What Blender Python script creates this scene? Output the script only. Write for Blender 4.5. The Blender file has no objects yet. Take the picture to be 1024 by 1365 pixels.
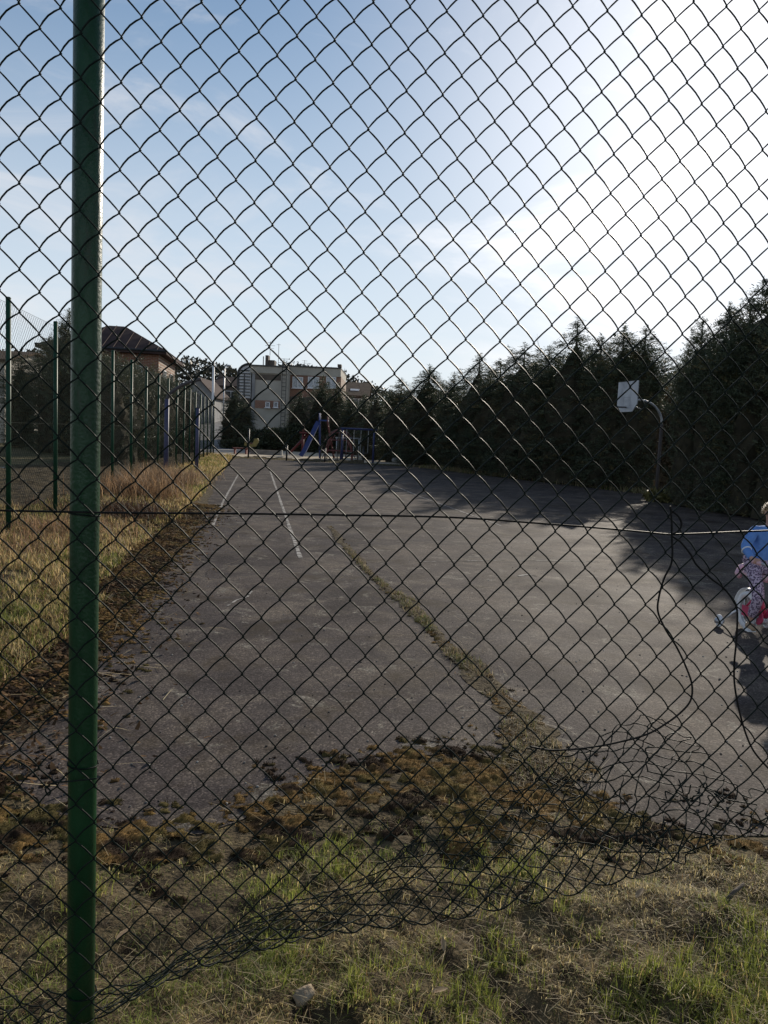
import bpy, math, random
import numpy as np
from mathutils import Vector, Matrix, Euler

S = bpy.context.scene
C = S.collection
R = math.radians
random.seed(7)
rng = np.random.default_rng(7)

# ------------------------------------------------------------------ camera
F = 1025.0
CAM_H = 1.5
PITCH, ROLL = 0.099, 0.045
camd = bpy.data.cameras.new('camera')
cam = bpy.data.objects.new('camera', camd)
C.objects.link(cam)
camd.sensor_fit = 'VERTICAL'
camd.sensor_height = 36.0
camd.lens = F / 1365 * 36
camd.clip_start = 0.05
camd.clip_end = 4000
CM = Matrix.Rotation(math.pi / 2 - PITCH, 4, 'X') @ Matrix.Rotation(ROLL, 4, 'Z')
cam.matrix_world = Matrix.Translation((0, 0, CAM_H)) @ CM
S.camera = cam

# ------------------------------------------------------------------ sky, sun, exposure
SUN_AZ, SUN_EL = R(24.0), R(21.4)
sun_dir = Vector((math.sin(SUN_AZ) * math.cos(SUN_EL), math.cos(SUN_AZ) * math.cos(SUN_EL), math.sin(SUN_EL)))
W = bpy.data.worlds.new('World')
S.world = W
W.use_nodes = True
nt = W.node_tree
nt.nodes.clear()
def nn(t, typ, **kw):
    n = t.nodes.new(typ)
    for k, v in kw.items():
        setattr(n, k, v)
    return n
wo = nn(nt, 'ShaderNodeOutputWorld')
bg = nn(nt, 'ShaderNodeBackground')
bg.inputs['Strength'].default_value = 0.14
sky = nn(nt, 'ShaderNodeTexSky', sky_type='NISHITA')
sky.sun_disc = False
sky.sun_elevation = SUN_EL
sky.sun_rotation = SUN_AZ
sky.altitude = 100
sky.air_density = 1.0
sky.dust_density = 0.10
sky.ozone_density = 2.0
# thin cirrus: streaks of noise on the sky dome, brighter where sunlight is scattered forward through them
tc = nn(nt, 'ShaderNodeTexCoord')
mp = nn(nt, 'ShaderNodeMapping')
mp.inputs['Rotation'].default_value = (0.05, -0.12, 0.3)
mp.inputs['Location'].default_value = (6.6, 0.7, 2.9)
mp.inputs['Scale'].default_value = (2.2, 2.2, 7.5)
nt.links.new(tc.outputs['Generated'], mp.inputs['Vector'])
no = nn(nt, 'ShaderNodeTexNoise')
no.inputs['Scale'].default_value = 1.5
no.inputs['Detail'].default_value = 9
no.inputs['Roughness'].default_value = 0.6
no.inputs['Distortion'].default_value = 0.6
nt.links.new(mp.outputs[0], no.inputs['Vector'])
rp = nn(nt, 'ShaderNodeMapRange', interpolation_type='SMOOTHSTEP')
rp.inputs[1].default_value = 0.47
rp.inputs[2].default_value = 0.78
rp.inputs[3].default_value = 0.0
rp.inputs[4].default_value = 0.62
nt.links.new(no.outputs['Fac'], rp.inputs[0])
dt = nn(nt, 'ShaderNodeVectorMath', operation='DOT_PRODUCT')
nt.links.new(tc.outputs['Generated'], dt.inputs[0])
dt.inputs[1].default_value = sun_dir
ph = nn(nt, 'ShaderNodeMapRange')      # cos angle -> 0..1
ph.inputs[1].default_value = 0.79
ph.inputs[2].default_value = 1.0
nt.links.new(dt.outputs['Value'], ph.inputs[0])
pw = nn(nt, 'ShaderNodeMath', operation='POWER')
nt.links.new(ph.outputs[0], pw.inputs[0])
pw.inputs[1].default_value = 3.2
cb = nn(nt, 'ShaderNodeMath', operation='MULTIPLY_ADD')   # cirrus brightness
nt.links.new(pw.outputs[0], cb.inputs[0])
cb.inputs[1].default_value = 15.0
cb.inputs[2].default_value = 8.8
cc = nn(nt, 'ShaderNodeVectorMath', operation='SCALE')
cc.inputs[0].default_value = (0.99, 0.99, 1.03)
nt.links.new(cb.outputs[0], cc.inputs['Scale'])
# sun's glow painted into the sky as a white veil around it
vl = nn(nt, 'ShaderNodeMath', operation='MULTIPLY_ADD')
nt.links.new(pw.outputs[0], vl.inputs[0])
vl.inputs[1].default_value = 0.46
vl.inputs[2].default_value = 0.0
va = nn(nt, 'ShaderNodeMath', operation='ADD', use_clamp=True)
nt.links.new(vl.outputs[0], va.inputs[0])
nt.links.new(rp.outputs[0], va.inputs[1])
mx = nn(nt, 'ShaderNodeMix', data_type='RGBA')
nt.links.new(va.outputs[0], mx.inputs['Factor'])
sx = nn(nt, 'ShaderNodeSeparateXYZ'); nt.links.new(tc.outputs['Generated'], sx.inputs[0])
hz_ = nn(nt, 'ShaderNodeMapRange', interpolation_type='SMOOTHSTEP'); nt.links.new(sx.outputs['Z'], hz_.inputs[0])
hz_.inputs[1].default_value = 0.0; hz_.inputs[2].default_value = 0.50; hz_.inputs[3].default_value = 0.75; hz_.inputs[4].default_value = 0.0
hm = nn(nt, 'ShaderNodeMix', data_type='RGBA'); nt.links.new(hz_.outputs[0], hm.inputs['Factor']); nt.links.new(sky.outputs[0], hm.inputs[6]); hm.inputs[7].default_value = (7.9, 8.9, 10.2, 1)
nt.links.new(hm.outputs[2], mx.inputs[6])
nt.links.new(cc.outputs[0], mx.inputs[7])
# gentle shoulder on the brightest sky so that the glow fades out gradually
k1 = nn(nt, 'ShaderNodeVectorMath', operation='MULTIPLY_ADD'); nt.links.new(mx.outputs[2], k1.inputs[0]); k1.inputs[1].default_value = (.05, .05, .05); k1.inputs[2].default_value = (1, 1, 1)
k2 = nn(nt, 'ShaderNodeVectorMath', operation='DIVIDE'); nt.links.new(mx.outputs[2], k2.inputs[0]); nt.links.new(k1.outputs[0], k2.inputs[1])
nt.links.new(k2.outputs[0], bg.inputs['Color'])
nt.links.new(bg.outputs[0], wo.inputs['Surface'])

sd = bpy.data.lights.new('sun', 'SUN')
sd.energy = 5.0
sd.angle = R(0.6)
sd.color = (1.0, 0.90, 0.76)
so = bpy.data.objects.new('sun', sd)
C.objects.link(so)
so.location = (8, 20, 12)
so.rotation_euler = sun_dir.to_track_quat('Z', 'Y').to_euler()
S.view_settings.view_transform = 'Standard'
S.view_settings.look = 'None'
S.view_settings.exposure = 0.0
S.view_settings.gamma = 1.0
S.view_settings.use_curve_mapping = False
S.render.engine = 'CYCLES'
S.cycles.max_bounces = 6
S.cycles.transparent_max_bounces = 8

# ------------------------------------------------------------------ geometry helpers
CM3 = CM.to_3x3()
def ray(px, py):
    return CM3 @ Vector(((px - 512) / F, -(py - 682.5) / F, -1))
def gp(px, py, z=0.0):          # ground point under a pixel direction
    r = ray(px, py)
    t = (z - CAM_H) / r.z
    return Vector((r.x * t, r.y * t, z))
def at(px, py, Y):              # point at forward distance Y
    r = ray(px, py)
    t = Y / r.y
    return Vector((r.x * t, Y, CAM_H + r.z * t))

class MB:
    def __init__(s):
        s.v = []; s.f = []
    def add(s, vs, fs):
        o = len(s.v)
        s.v += [tuple(p) for p in vs]
        s.f += [tuple(o + i for i in q) for q in fs]
        return s
    def box(s, c, d, rot=None, top=None):
        x, y, z = [a / 2 for a in d]
        k = top if top else (1, 1)
        vs = [Vector((-x, -y, -z)), Vector((x, -y, -z)), Vector((x, y, -z)), Vector((-x, y, -z)),
              Vector((-x * k[0], -y * k[1], z)), Vector((x * k[0], -y * k[1], z)), Vector((x * k[0], y * k[1], z)), Vector((-x * k[0], y * k[1], z))]
        if rot is not None:
            vs = [rot @ q for q in vs]
        c = Vector(c)
        return s.add([q + c for q in vs], [(3, 2, 1, 0), (4, 5, 6, 7), (0, 1, 5, 4), (1, 2, 6, 5), (2, 3, 7, 6), (3, 0, 4, 7)])
    def tube(s, pts, r, n=6, caps=True, closed=False):
        pts = [Vector(p) for p in pts]
        m = len(pts)
        rs = r if isinstance(r, (list, tuple)) else [r] * m
        vs, fs = [], []
        up = None
        for i, p in enumerate(pts):
            if closed:
                t = pts[(i + 1) % m] - pts[i - 1]
            else:
                t = pts[min(i + 1, m - 1)] - pts[max(i - 1, 0)]
            t.normalize()
            if up is None:
                up = t.cross(Vector((0, 0, 1)))
                if up.length < 0.05:
                    up = t.cross(Vector((1, 0, 0)))
            else:
                up = up - t * up.dot(t)
            up.normalize()
            w = t.cross(up)
            for k in range(n):
                a = 2 * math.pi * k / n
                vs.append(p + (up * math.cos(a) + w * math.sin(a)) * rs[i])
        for i in range(m if closed else m - 1):
            j = (i + 1) % m
            for k in range(n):
                l = (k + 1) % n
                fs.append((i * n + k, i * n + l, j * n + l, j * n + k))
        if caps and not closed:
            fs.append(tuple(range(n))[::-1])
            fs.append(tuple((m - 1) * n + k for k in range(n)))
        return s.add(vs, fs)
    def ring(s, c, axis, rad, r, n=24, k=6):
        axis = Vector(axis).normalized()
        u = axis.orthogonal().normalized(); w = axis.cross(u)
        c = Vector(c)
        return s.tube([c + (u * math.cos(2 * math.pi * i / n) + w * math.sin(2 * math.pi * i / n)) * rad for i in range(n)], r, k, closed=True)
    def disc(s, c, axis, rad, th, n=16):
        a = Vector(axis).normalized() * th / 2
        c = Vector(c)
        return s.tube([c - a, c + a], rad, n)
    def ball(s, c, r, sc=(1, 1, 1), n=10, m=7):
        c = Vector(c); vs = []; fs = []
        for i in range(m + 1):
            t = math.pi * i / m
            for k in range(n):
                a = 2 * math.pi * k / n
                vs.append(c + Vector((math.sin(t) * math.cos(a) * sc[0], math.sin(t) * math.sin(a) * sc[1], math.cos(t) * sc[2])) * r)
        for i in range(m):
            for k in range(n):
                fs.append((i * n + k, (i + 1) * n + k, (i + 1) * n + (k + 1) % n, i * n + (k + 1) % n))
        return s.add(vs, fs)
    def mesh(s, name, mat, smooth=False):
        me = bpy.data.meshes.new(name)
        me.from_pydata(s.v, [], s.f)
        me.update()
        if mat is not None:
            me.materials.append(mat)
        if smooth:
            me.polygons.foreach_set('use_smooth', [True] * len(me.polygons))
        return me
    def build(s, name, mat, parent=None, smooth=False, loc=None):
        return link(name, s.mesh(name, mat, smooth), parent, loc)

def link(name, me, parent=None, loc=None):
    o = bpy.data.objects.new(name, me)
    C.objects.link(o)
    if parent is not None:
        o.parent = parent
    if loc is not None:
        o.location = loc
    return o

def tag(o, label=None, cat=None, group=None, kind=None):
    if label: o['label'] = label
    if cat: o['category'] = cat
    if group: o['group'] = group
    if kind: o['kind'] = kind
    return o

def thing(name, label, cat, loc=(0, 0, 0), rz=0.0, group=None):
    o = bpy.data.objects.new(name, None)
    C.objects.link(o)
    o.empty_display_size = 0.2
    o.location = loc
    o.rotation_euler = (0, 0, rz)
    return tag(o, label, cat, group)

def copy_tree(o, parent=None):
    c = o.copy()
    C.objects.link(c)
    if parent is not None:
        c.parent = parent
    for ch in o.children:
        copy_tree(ch, c)
    return c

def np_mesh(name, verts, faces, mat, col=None, smooth=False):
    """verts (N,3), faces (M,k) arrays; col (N,3) colour per vertex"""
    me = bpy.data.meshes.new(name)
    nv, (nf, k) = len(verts), faces.shape
    me.vertices.add(nv)
    me.vertices.foreach_set('co', np.ascontiguousarray(verts, np.float32).ravel())
    me.loops.add(nf * k)
    me.loops.foreach_set('vertex_index', np.ascontiguousarray(faces, np.int32).ravel())
    me.polygons.add(nf)
    me.polygons.foreach_set('loop_start', np.arange(0, nf * k, k, dtype=np.int32))
    me.polygons.foreach_set('loop_total', np.full(nf, k, np.int32))
    if smooth:
        me.polygons.foreach_set('use_smooth', np.ones(nf, bool))
    me.update(calc_edges=True)
    if col is not None:
        a = me.color_attributes.new('Col', 'FLOAT_COLOR', 'POINT')
        c4 = np.ones((nv, 4), np.float32); c4[:, :3] = col
        a.data.foreach_set('color', c4.ravel())
    if mat is not None:
        me.materials.append(mat)
    return me

def vnoise(x, y, seed=0):
    """smooth value noise in numpy, 0..1"""
    x = np.asarray(x, float); y = np.asarray(y, float)
    xi = np.floor(x).astype(np.int64); yi = np.floor(y).astype(np.int64)
    fx = x - xi; fy = y - yi
    fx = fx * fx * (3 - 2 * fx); fy = fy * fy * (3 - 2 * fy)
    def h(a, b):
        n = (a * 374761393 + b * 668265263 + seed * 1274126177) & 0x7fffffff
        n = ((n ^ (n >> 13)) * 1274126177) & 0x7fffffff
        return ((n ^ (n >> 16)) & 0xffff) / 65535.0
    return (h(xi, yi) * (1 - fx) + h(xi + 1, yi) * fx) * (1 - fy) + (h(xi, yi + 1) * (1 - fx) + h(xi + 1, yi + 1) * fx) * fy
def fbm(x, y, seed=0, o=4):
    r = 0; a = 0.5; t = 0
    for i in range(o):
        r = r + a * vnoise(x * 2 ** i, y * 2 ** i, seed + i); t += a; a *= 0.5
    return r / t
def sstep(a, b, x):
    t = np.clip((x - a) / (b - a), 0, 1)
    return t * t * (3 - 2 * t)

# ------------------------------------------------------------------ materials
def mat(name, col, rough=0.6, metal=0.0, noise=None, col2=None, scale=20.0, bump=0.0, bscale=None, spec=0.5, detail=5, lo=0.35, hi=0.65):
    m = bpy.data.materials.new(name)
    m.use_nodes = True
    t = m.node_tree
    b = t.nodes['Principled BSDF']
    b.inputs['Roughness'].default_value = rough
    b.inputs['Metallic'].default_value = metal
    b.inputs['Specular IOR Level'].default_value = spec
    c1 = (*col, 1)
    b.inputs['Base Color'].default_value = c1
    tcn = nn(t, 'ShaderNodeTexCoord')
    if col2 is not None:
        n = nn(t, 'ShaderNodeTexNoise')
        n.inputs['Scale'].default_value = scale
        n.inputs['Detail'].default_value = detail
        t.links.new(tcn.outputs['Object'], n.inputs['Vector'])
        r = nn(t, 'ShaderNodeValToRGB')
        r.color_ramp.elements[0].position = lo; r.color_ramp.elements[0].color = c1
        r.color_ramp.elements[1].position = hi; r.color_ramp.elements[1].color = (*col2, 1)
        t.links.new(n.outputs['Fac'], r.inputs['Fac'])
        t.links.new(r.outputs['Color'], b.inputs['Base Color'])
    if bump:
        n2 = nn(t, 'ShaderNodeTexNoise')
        n2.inputs['Scale'].default_value = bscale or scale * 3
        n2.inputs['Detail'].default_value = 6
        t.links.new(tcn.outputs['Object'], n2.inputs['Vector'])
        bm_ = nn(t, 'ShaderNodeBump')
        bm_.inputs['Strength'].default_value = bump
        bm_.inputs['Distance'].default_value = 0.02
        t.links.new(n2.outputs['Fac'], bm_.inputs['Height'])
        t.links.new(bm_.outputs['Normal'], b.inputs['Normal'])
    return m

def leaf_mat(name, col=None, trans=0.35, rough=0.6, spec=0.25):
    """colour per blade from the mesh, part of the light shines through"""
    m = bpy.data.materials.new(name)
    m.use_nodes = True
    t = m.node_tree
    b = t.nodes['Principled BSDF']
    out = t.nodes['Material Output']
    b.inputs['Roughness'].default_value = rough
    b.inputs['Specular IOR Level'].default_value = spec
    tr = nn(t, 'ShaderNodeBsdfTranslucent')
    ms = nn(t, 'ShaderNodeMixShader')
    ms.inputs[0].default_value = trans
    if col is None:
        a = nn(t, 'ShaderNodeVertexColor', layer_name='Col')
        t.links.new(a.outputs['Color'], b.inputs['Base Color'])
        t.links.new(a.outputs['Color'], tr.inputs['Color'])
    else:
        b.inputs['Base Color'].default_value = (*col, 1)
        tr.inputs['Color'].default_value = (*col, 1)
    t.links.new(b.outputs[0], ms.inputs[1])
    t.links.new(tr.outputs[0], ms.inputs[2])
    t.links.new(ms.outputs[0], out.inputs['Surface'])
    return m

def asphalt_mat():
    m = bpy.data.materials.new('worn_asphalt')
    m.use_nodes = True
    t = m.node_tree; b = t.nodes['Principled BSDF']; L = t.links.new
    tcn = nn(t, 'ShaderNodeTexCoord')
    def noise(sc, det=6, rough=0.6, dist=0.0):
        n = nn(t, 'ShaderNodeTexNoise')
        n.inputs['Scale'].default_value = sc; n.inputs['Detail'].default_value = det
        n.inputs['Roughness'].default_value = rough; n.inputs['Distortion'].default_value = dist
        L(tcn.outputs['Object'], n.inputs['Vector'])
        return n.outputs['Fac']
    def ramp(src, stops):
        r = nn(t, 'ShaderNodeValToRGB')
        e = r.color_ramp.elements
        for i, (p, c) in enumerate(stops):
            if i < 2: e[i].position = p; q = e[i]
            else: q = e.new(p)
            q.color = (*c, 1)
        L(src, r.inputs['Fac'])
        return r.outputs['Color']
    def mix(f, a, bb, mode='MIX'):
        x = nn(t, 'ShaderNodeMix', data_type='RGBA', blend_type=mode)
        if isinstance(f, float): x.inputs['Factor'].default_value = f
        else: L(f, x.inputs['Factor'])
        L(a, x.inputs[6]); L(bb, x.inputs[7])
        return x.outputs[2]
    base = ramp(noise(0.8, 8, 0.65, 0.4), [(0.36, (0.062, 0.051, 0.049)), (0.50, (0.102, 0.085, 0.080)), (0.64, (0.162, 0.132, 0.112))])
    # pale dusty patches
    dust = ramp(noise(1.5, 9, 0.66, 1.4), [(0.50, (0, 0, 0)), (0.64, (.62, .62, .62))])
    dcol = ramp(noise(6, 5), [(0.3, (0.18, 0.148, 0.118)), (0.7, (0.27, 0.226, 0.18))])
    c = mix(dust, base, dcol)
    # small bright crusts of lichen and bird lime
    lich = ramp(noise(3.2, 10, 0.75, 0.8), [(0.575, (0, 0, 0)), (0.61, (.85, .85, .85))])
    lcol = ramp(noise(40, 4), [(0.35, (0.17, 0.15, 0.12)), (0.65, (0.36, 0.33, 0.28))])
    c = mix(lich, c, lcol)
    # aggregate: pale and dark stones
    vo = nn(t, 'ShaderNodeTexVoronoi'); vo.inputs['Scale'].default_value = 115
    L(tcn.outputs['Object'], vo.inputs['Vector'])
    ag = ramp(vo.outputs['Color'], [(0.25, (0.55, 0.54, 0.53)), (0.62, (1.0, 1.0, 1.0)), (0.82, (1.9, 1.85, 1.75)), (0.97, (2.9, 2.8, 2.6))])
    c = mix(0.75, c, ag, 'MULTIPLY')
    # brown moss film in the pores
    mo = ramp(noise(1.7, 9, 0.7, 0.5), [(0.52, (0, 0, 0)), (0.66, (0.7, 0.7, 0.7))])
    mc = ramp(noise(30, 3), [(0.3, (0.045, 0.032, 0.02)), (0.7, (0.085, 0.062, 0.035))])
    c = mix(mo, c, mc)
    hs = nn(t, 'ShaderNodeHueSaturation'); hs.inputs['Value'].default_value = 0.61; L(c, hs.inputs['Color']); c = hs.outputs['Color']
    L(c, b.inputs['Base Color'])
    rr = nn(t, 'ShaderNodeMapRange')
    L(noise(1.1, 6), rr.inputs[0]); rr.inputs[3].default_value = 0.62; rr.inputs[4].default_value = 0.9
    L(rr.outputs[0], b.inputs['Roughness'])
    b.inputs['Specular IOR Level'].default_value = 0.04
    h1 = nn(t, 'ShaderNodeMath', operation='MULTIPLY_ADD')
    L(vo.outputs['Distance'], h1.inputs[0]); h1.inputs[1].default_value = -0.5
    L(noise(60, 5), h1.inputs[2])
    bu = nn(t, 'ShaderNodeBump'); bu.inputs['Strength'].default_value = 0.55; bu.inputs['Distance'].default_value = 0.004
    L(h1.outputs[0], bu.inputs['Height'])
    bu2 = nn(t, 'ShaderNodeBump'); bu2.inputs['Strength'].default_value = 0.2; bu2.inputs['Distance'].default_value = 0.03
    L(noise(2.5, 5), bu2.inputs['Height'])
    L(bu.outputs['Normal'], bu2.inputs['Normal'])
    L(bu2.outputs['Normal'], b.inputs['Normal'])
    return m

M = {}
M['asphalt'] = asphalt_mat()
M['soil'] = mat('soil_with_thatch', (0.030, 0.022, 0.014), 0.95, col2=(0.12, 0.092, 0.05), scale=14, bump=0.8, bscale=60, spec=0.1)
M['field'] = mat('winter_field', (0.055, 0.055, 0.022), 0.95, col2=(0.13, 0.105, 0.05), scale=0.6, bump=0.6, bscale=8, spec=0.1)
M['gravel'] = mat('pale_gravel', (0.20, 0.185, 0.155), 0.95, col2=(0.46, 0.43, 0.37), scale=9, bump=0.8, bscale=25, spec=0.1)
M['sand'] = mat('playground_sand', (0.36, 0.30, 0.22), 0.95, col2=(0.52, 0.45, 0.34), scale=2.2, bump=0.6, bscale=6, spec=0.1)
M['road'] = mat('grey_road', (0.10, 0.10, 0.105), 0.9, col2=(0.15, 0.148, 0.145), scale=1.5, bump=0.2)
M['kerb'] = mat('kerb_concrete', (0.30, 0.29, 0.27), 0.9, col2=(0.40, 0.39, 0.36), scale=3)
M['line'] = mat('worn_white_paint', (0.36, 0.34, 0.31), 0.9, col2=(0.09, 0.08, 0.072), scale=11, lo=0.44, hi=0.60, spec=.1)
M['grass'] = leaf_mat('grass_blades', trans=0.55)
M['moss'] = leaf_mat('dry_moss', trans=0.10, rough=0.95, spec=0.05)
M['needles'] = leaf_mat('conifer_needles', trans=0.18, rough=0.55, spec=0.3)
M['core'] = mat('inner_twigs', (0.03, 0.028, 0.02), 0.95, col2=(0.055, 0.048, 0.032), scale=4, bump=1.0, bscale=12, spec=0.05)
M['bark'] = mat('bark', (0.05, 0.04, 0.03), 0.95, col2=(0.10, 0.08, 0.06), scale=14, bump=0.8)
M['twig'] = mat('bare_twig', (0.09, 0.075, 0.06), 0.9, col2=(0.14, 0.11, 0.085), scale=9)
M['wire'] = mat('dark_green_plastic_wire', (0.008, 0.013, 0.011), 0.5, col2=(0.015, 0.020, 0.017), scale=40, spec=0.045)
M['loose'] = mat('black_bare_wire', (0.010, 0.010, 0.010), 0.5, col2=(0.025, 0.024, 0.022), scale=60, spec=0.03)
M['farwire'] = mat('far_fence_wire', (0.008, 0.015, 0.011), 0.7, spec=.05)

def post_mat():
    m = mat('green_painted_steel', (0.006, 0.036, 0.013), 0.36, col2=(0.010, 0.054, 0.020), scale=5, bump=0.12, bscale=160, spec=0.35)
    t = m.node_tree; b = t.nodes['Principled BSDF']; L = t.links.new
    src = b.inputs['Base Color'].links[0].from_socket
    tcn = nn(t, 'ShaderNodeTexCoord')
    mpn = nn(t, 'ShaderNodeMapping'); mpn.inputs['Scale'].default_value = (1, 1, 0.18)
    L(tcn.outputs['Object'], mpn.inputs[0])
    n = nn(t, 'ShaderNodeTexNoise'); n.inputs['Scale'].default_value = 26; n.inputs['Detail'].default_value = 8; n.inputs['Roughness'].default_value = 0.7
    L(mpn.outputs[0], n.inputs['Vector'])
    r = nn(t, 'ShaderNodeValToRGB')
    r.color_ramp.elements[0].position = 0.56; r.color_ramp.elements[0].color = (0, 0, 0, 1)
    r.color_ramp.elements[1].position = 0.72; r.color_ramp.elements[1].color = (0.8, 0.8, 0.8, 1)
    L(n.outputs['Fac'], r.inputs['Fac'])
    x = nn(t, 'ShaderNodeMix', data_type='RGBA')
    L(r.outputs['Color'], x.inputs['Factor']); L(src, x.inputs[6]); x.inputs[7].default_value = (0.022, 0.020, 0.013, 1)
    L(x.outputs[2], b.inputs['Base Color'])
    return m
M['post'] = post_mat()
M['farpost'] = mat('green_fence_post_paint', (0.008, 0.04, 0.02), 0.5, col2=(0.012, 0.055, 0.03), scale=3, spec=.2)
M['bluepost'] = mat('faded_blue_paint', (0.040, 0.042, 0.095), 0.6, col2=(0.06, 0.062, 0.125), scale=4)
M['rustpole'] = mat('dull_brown_pole_paint', (0.05, 0.045, 0.05), .7, col2=(.08, .065, .06), scale=6)
M['greysteel'] = mat('galvanised_steel', (0.35, 0.36, 0.38), 0.45, 0.6, col2=(0.45, 0.46, 0.47), scale=12)
M['white'] = mat('white_board_paint', (0.50, 0.51, 0.53), 0.6, col2=(0.32, 0.33, 0.35), scale=2.6, lo=.45, hi=.7)
M['stone'] = mat('pale_sandstone', (0.25, 0.19, 0.12), 0.9, col2=(0.36, 0.29, 0.2), scale=18, bump=0.6)
M['dark_metal'] = mat('dark_metal', (0.02, 0.021, 0.023), 0.5, col2=(0.035, 0.034, 0.034), scale=8)

# ------------------------------------------------------------------ outlines on the ground
near_px = [(-260, 1015), (-100, 1020), (0, 1035), (60, 1085), (130, 1098), (210, 1112), (270, 1112), (330, 1090), (385, 1058), (430, 1035),
           (480, 1018), (560, 1005), (640, 1003), (690, 1010), (740, 1035), (790, 1062), (850, 1088), (930, 1108), (1024, 1112), (1250, 1130)]
left_px = [(292, 619), (286, 650), (268, 688), (245, 725), (205, 790), (165, 838), (120, 890), (88, 945), (30, 985), (-40, 1000)]
A_out = [gp(*p) for p in near_px]
A_out += [Vector((3.6, 2.9, 0)), Vector((8.8, 4, 0)), Vector((9.3, 12, 0)), Vector((9.1, 17.8, 0)), Vector((8.6, 24.4, 0)), Vector((6.0, 29.5, 0)), Vector((3.4, 34.0, 0)), Vector((1.6, 38.5, 0)), Vector((-3, 39.8, 0)), Vector((-7.6, 40.0, 0))]
A_out += [gp(*p) for p in left_px[:]]
AO = np.array([(p.x, p.y) for p in A_out])
# roughen the outline
def roughen(P, step, amp, seed):
    out = []
    n = len(P)
    for i in range(n):
        a, b = P[i], P[(i + 1) % n]
        k = max(1, int(np.linalg.norm(b - a) / step))
        for j in range(k):
            out.append(a + (b - a) * j / k)
    out = np.array(out)
    s = np.arange(len(out)) * step
    out[:, 0] += (fbm(out[:, 0] * 4, out[:, 1] * 4, seed) - 0.5) * amp
    out[:, 1] += (fbm(out[:, 0] * 4, out[:, 1] * 4, seed + 9) - 0.5) * amp
    return out
AP = roughen(AO, 0.12, 0.16, 3)
def inside(P, x, y):
    r = np.zeros(x.shape, bool)
    n = len(P)
    for i in range(n):
        x1, y1 = P[i]; x2, y2 = P[(i + 1) % n]
        if y1 == y2: continue
        c = ((y1 > y) != (y2 > y)) & (x < (x2 - x1) * (y - y1) / (y2 - y1) + x1)
        r ^= c
    return r
def edge_dist(P, x, y):
    d = np.full(x.shape, 1e9)
    n = len(P)
    for i in range(n):
        ax, ay = P[i]; bx, by = P[(i + 1) % n]
        dx, dy = bx - ax, by - ay
        t = np.clip(((x - ax) * dx + (y - ay) * dy) / (dx * dx + dy * dy + 1e-12), 0, 1)
        d = np.minimum(d, np.hypot(x - ax - t * dx, y - ay - t * dy))
    return d
def sdist(x, y):       # >0 outside the asphalt
    d = edge_dist(AO, x, y)
    return np.where(inside(AO, x, y), -d, d)

# crack line through the asphalt, from the verge far into the court
crack_px = [(735, 1040), (718, 1008), (705, 985), (690, 955), (660, 922), (625, 885), (600, 868), (578, 845), (558, 822), (535, 798), (512, 782), (490, 762), (472, 742), (455, 722), (440, 702)]
CR = np.array([(gp(*p).x, gp(*p).y) for p in crack_px])
crack_w = np.array([0.24, 0.19, 0.15, 0.11, 0.09, 0.10, 0.06, 0.04, 0.07, 0.10, 0.06, 0.035, 0.055, 0.065, 0.03])

def terrain(x, y):     # far ground climbs slightly behind the court
    return 6.0 * sstep(55, 150, y) * sstep(6, -14, x) + 1.4 * sstep(90, 260, y)

def fan_mesh(P, z):
    """triangulated flat sheet of an outline"""
    from mathutils.geometry import tessellate_polygon
    tri = tessellate_polygon([[Vector((p[0], p[1], 0)) for p in P]])
    m = MB(); m.add([(p[0], p[1], z) for p in P], [])
    m.f = [tuple(t) for t in tri]
    return m
def flip_up(me):
    for p in me.polygons:
        if p.normal.z < 0: p.flip()
    me.update()

# ------------------------------------------------------------------ ground
xs = np.concatenate([np.linspace(-900, -60, 22), np.linspace(-55, 55, 45), np.linspace(60, 900, 22)])
ys = np.concatenate([np.linspace(-40, 60, 41), np.linspace(65, 170, 30), np.linspace(190, 1800, 20)])
X, Y = np.meshgrid(xs, ys)
Z = terrain(X, Y) - 0.03
V = np.stack([X.ravel(), Y.ravel(), Z.ravel()], 1)
nx, ny = len(xs), len(ys)
i = np.arange(nx - 1)[None, :] + nx * np.arange(ny - 1)[:, None]
Q = np.stack([i, i + 1, i + 1 + nx, i + nx], -1).reshape(-1, 4)
tag(link('ground', np_mesh('ground', V, Q, M['field'], smooth=True)), kind='structure')

m = fan_mesh(AP, 0.0)
me = m.mesh('asphalt_court', M['asphalt']); flip_up(me)
tag(link('asphalt_court', me), kind='structure')

# verge: earth bank along the near and left edges, with lumps
def verge_h(x, y):
    d = sdist(x, y)
    h = -0.004 + sstep(-0.02, 0.25, d) * 0.012 + sstep(0.15, 0.8, d) * (0.14 * fbm(x * 3.0, y * 3.0, 5) + 0.10 * fbm(x * 8, y * 8, 8) - 0.09)
    return h + 0.06 * sstep(0.5, 1.6, d) * sstep(4.5, 7, y)
def verge_sheet(x0, x1, y0, y1, st):
    xs = np.arange(x0, x1 + st, st); ys = np.arange(y0, y1 + st, st)
    X, Y = np.meshgrid(xs, ys)
    H = verge_h(X, Y)
    d = sdist(X, Y)
    V = np.stack([X.ravel(), Y.ravel(), H.ravel()], 1)
    n, k = len(xs), len(ys)
    i = np.arange(n - 1)[None, :] + n * np.arange(k - 1)[:, None]
    Q = np.stack([i, i + 1, i + 1 + n, i + n], -1).reshape(-1, 4)
    keep = (d.ravel()[Q] > -0.25).any(1)
    return np_mesh('verge_earth', V, Q[keep], M['soil'], smooth=True)
tag(link('verge_earth', verge_sheet(-3.6, 4.6, 0.9, 4.6, 0.035)), kind='structure')
tag(link('verge_earth', verge_sheet(-11.0, -1.2, 4.635, 41.0, 0.12)), kind='structure')

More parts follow.
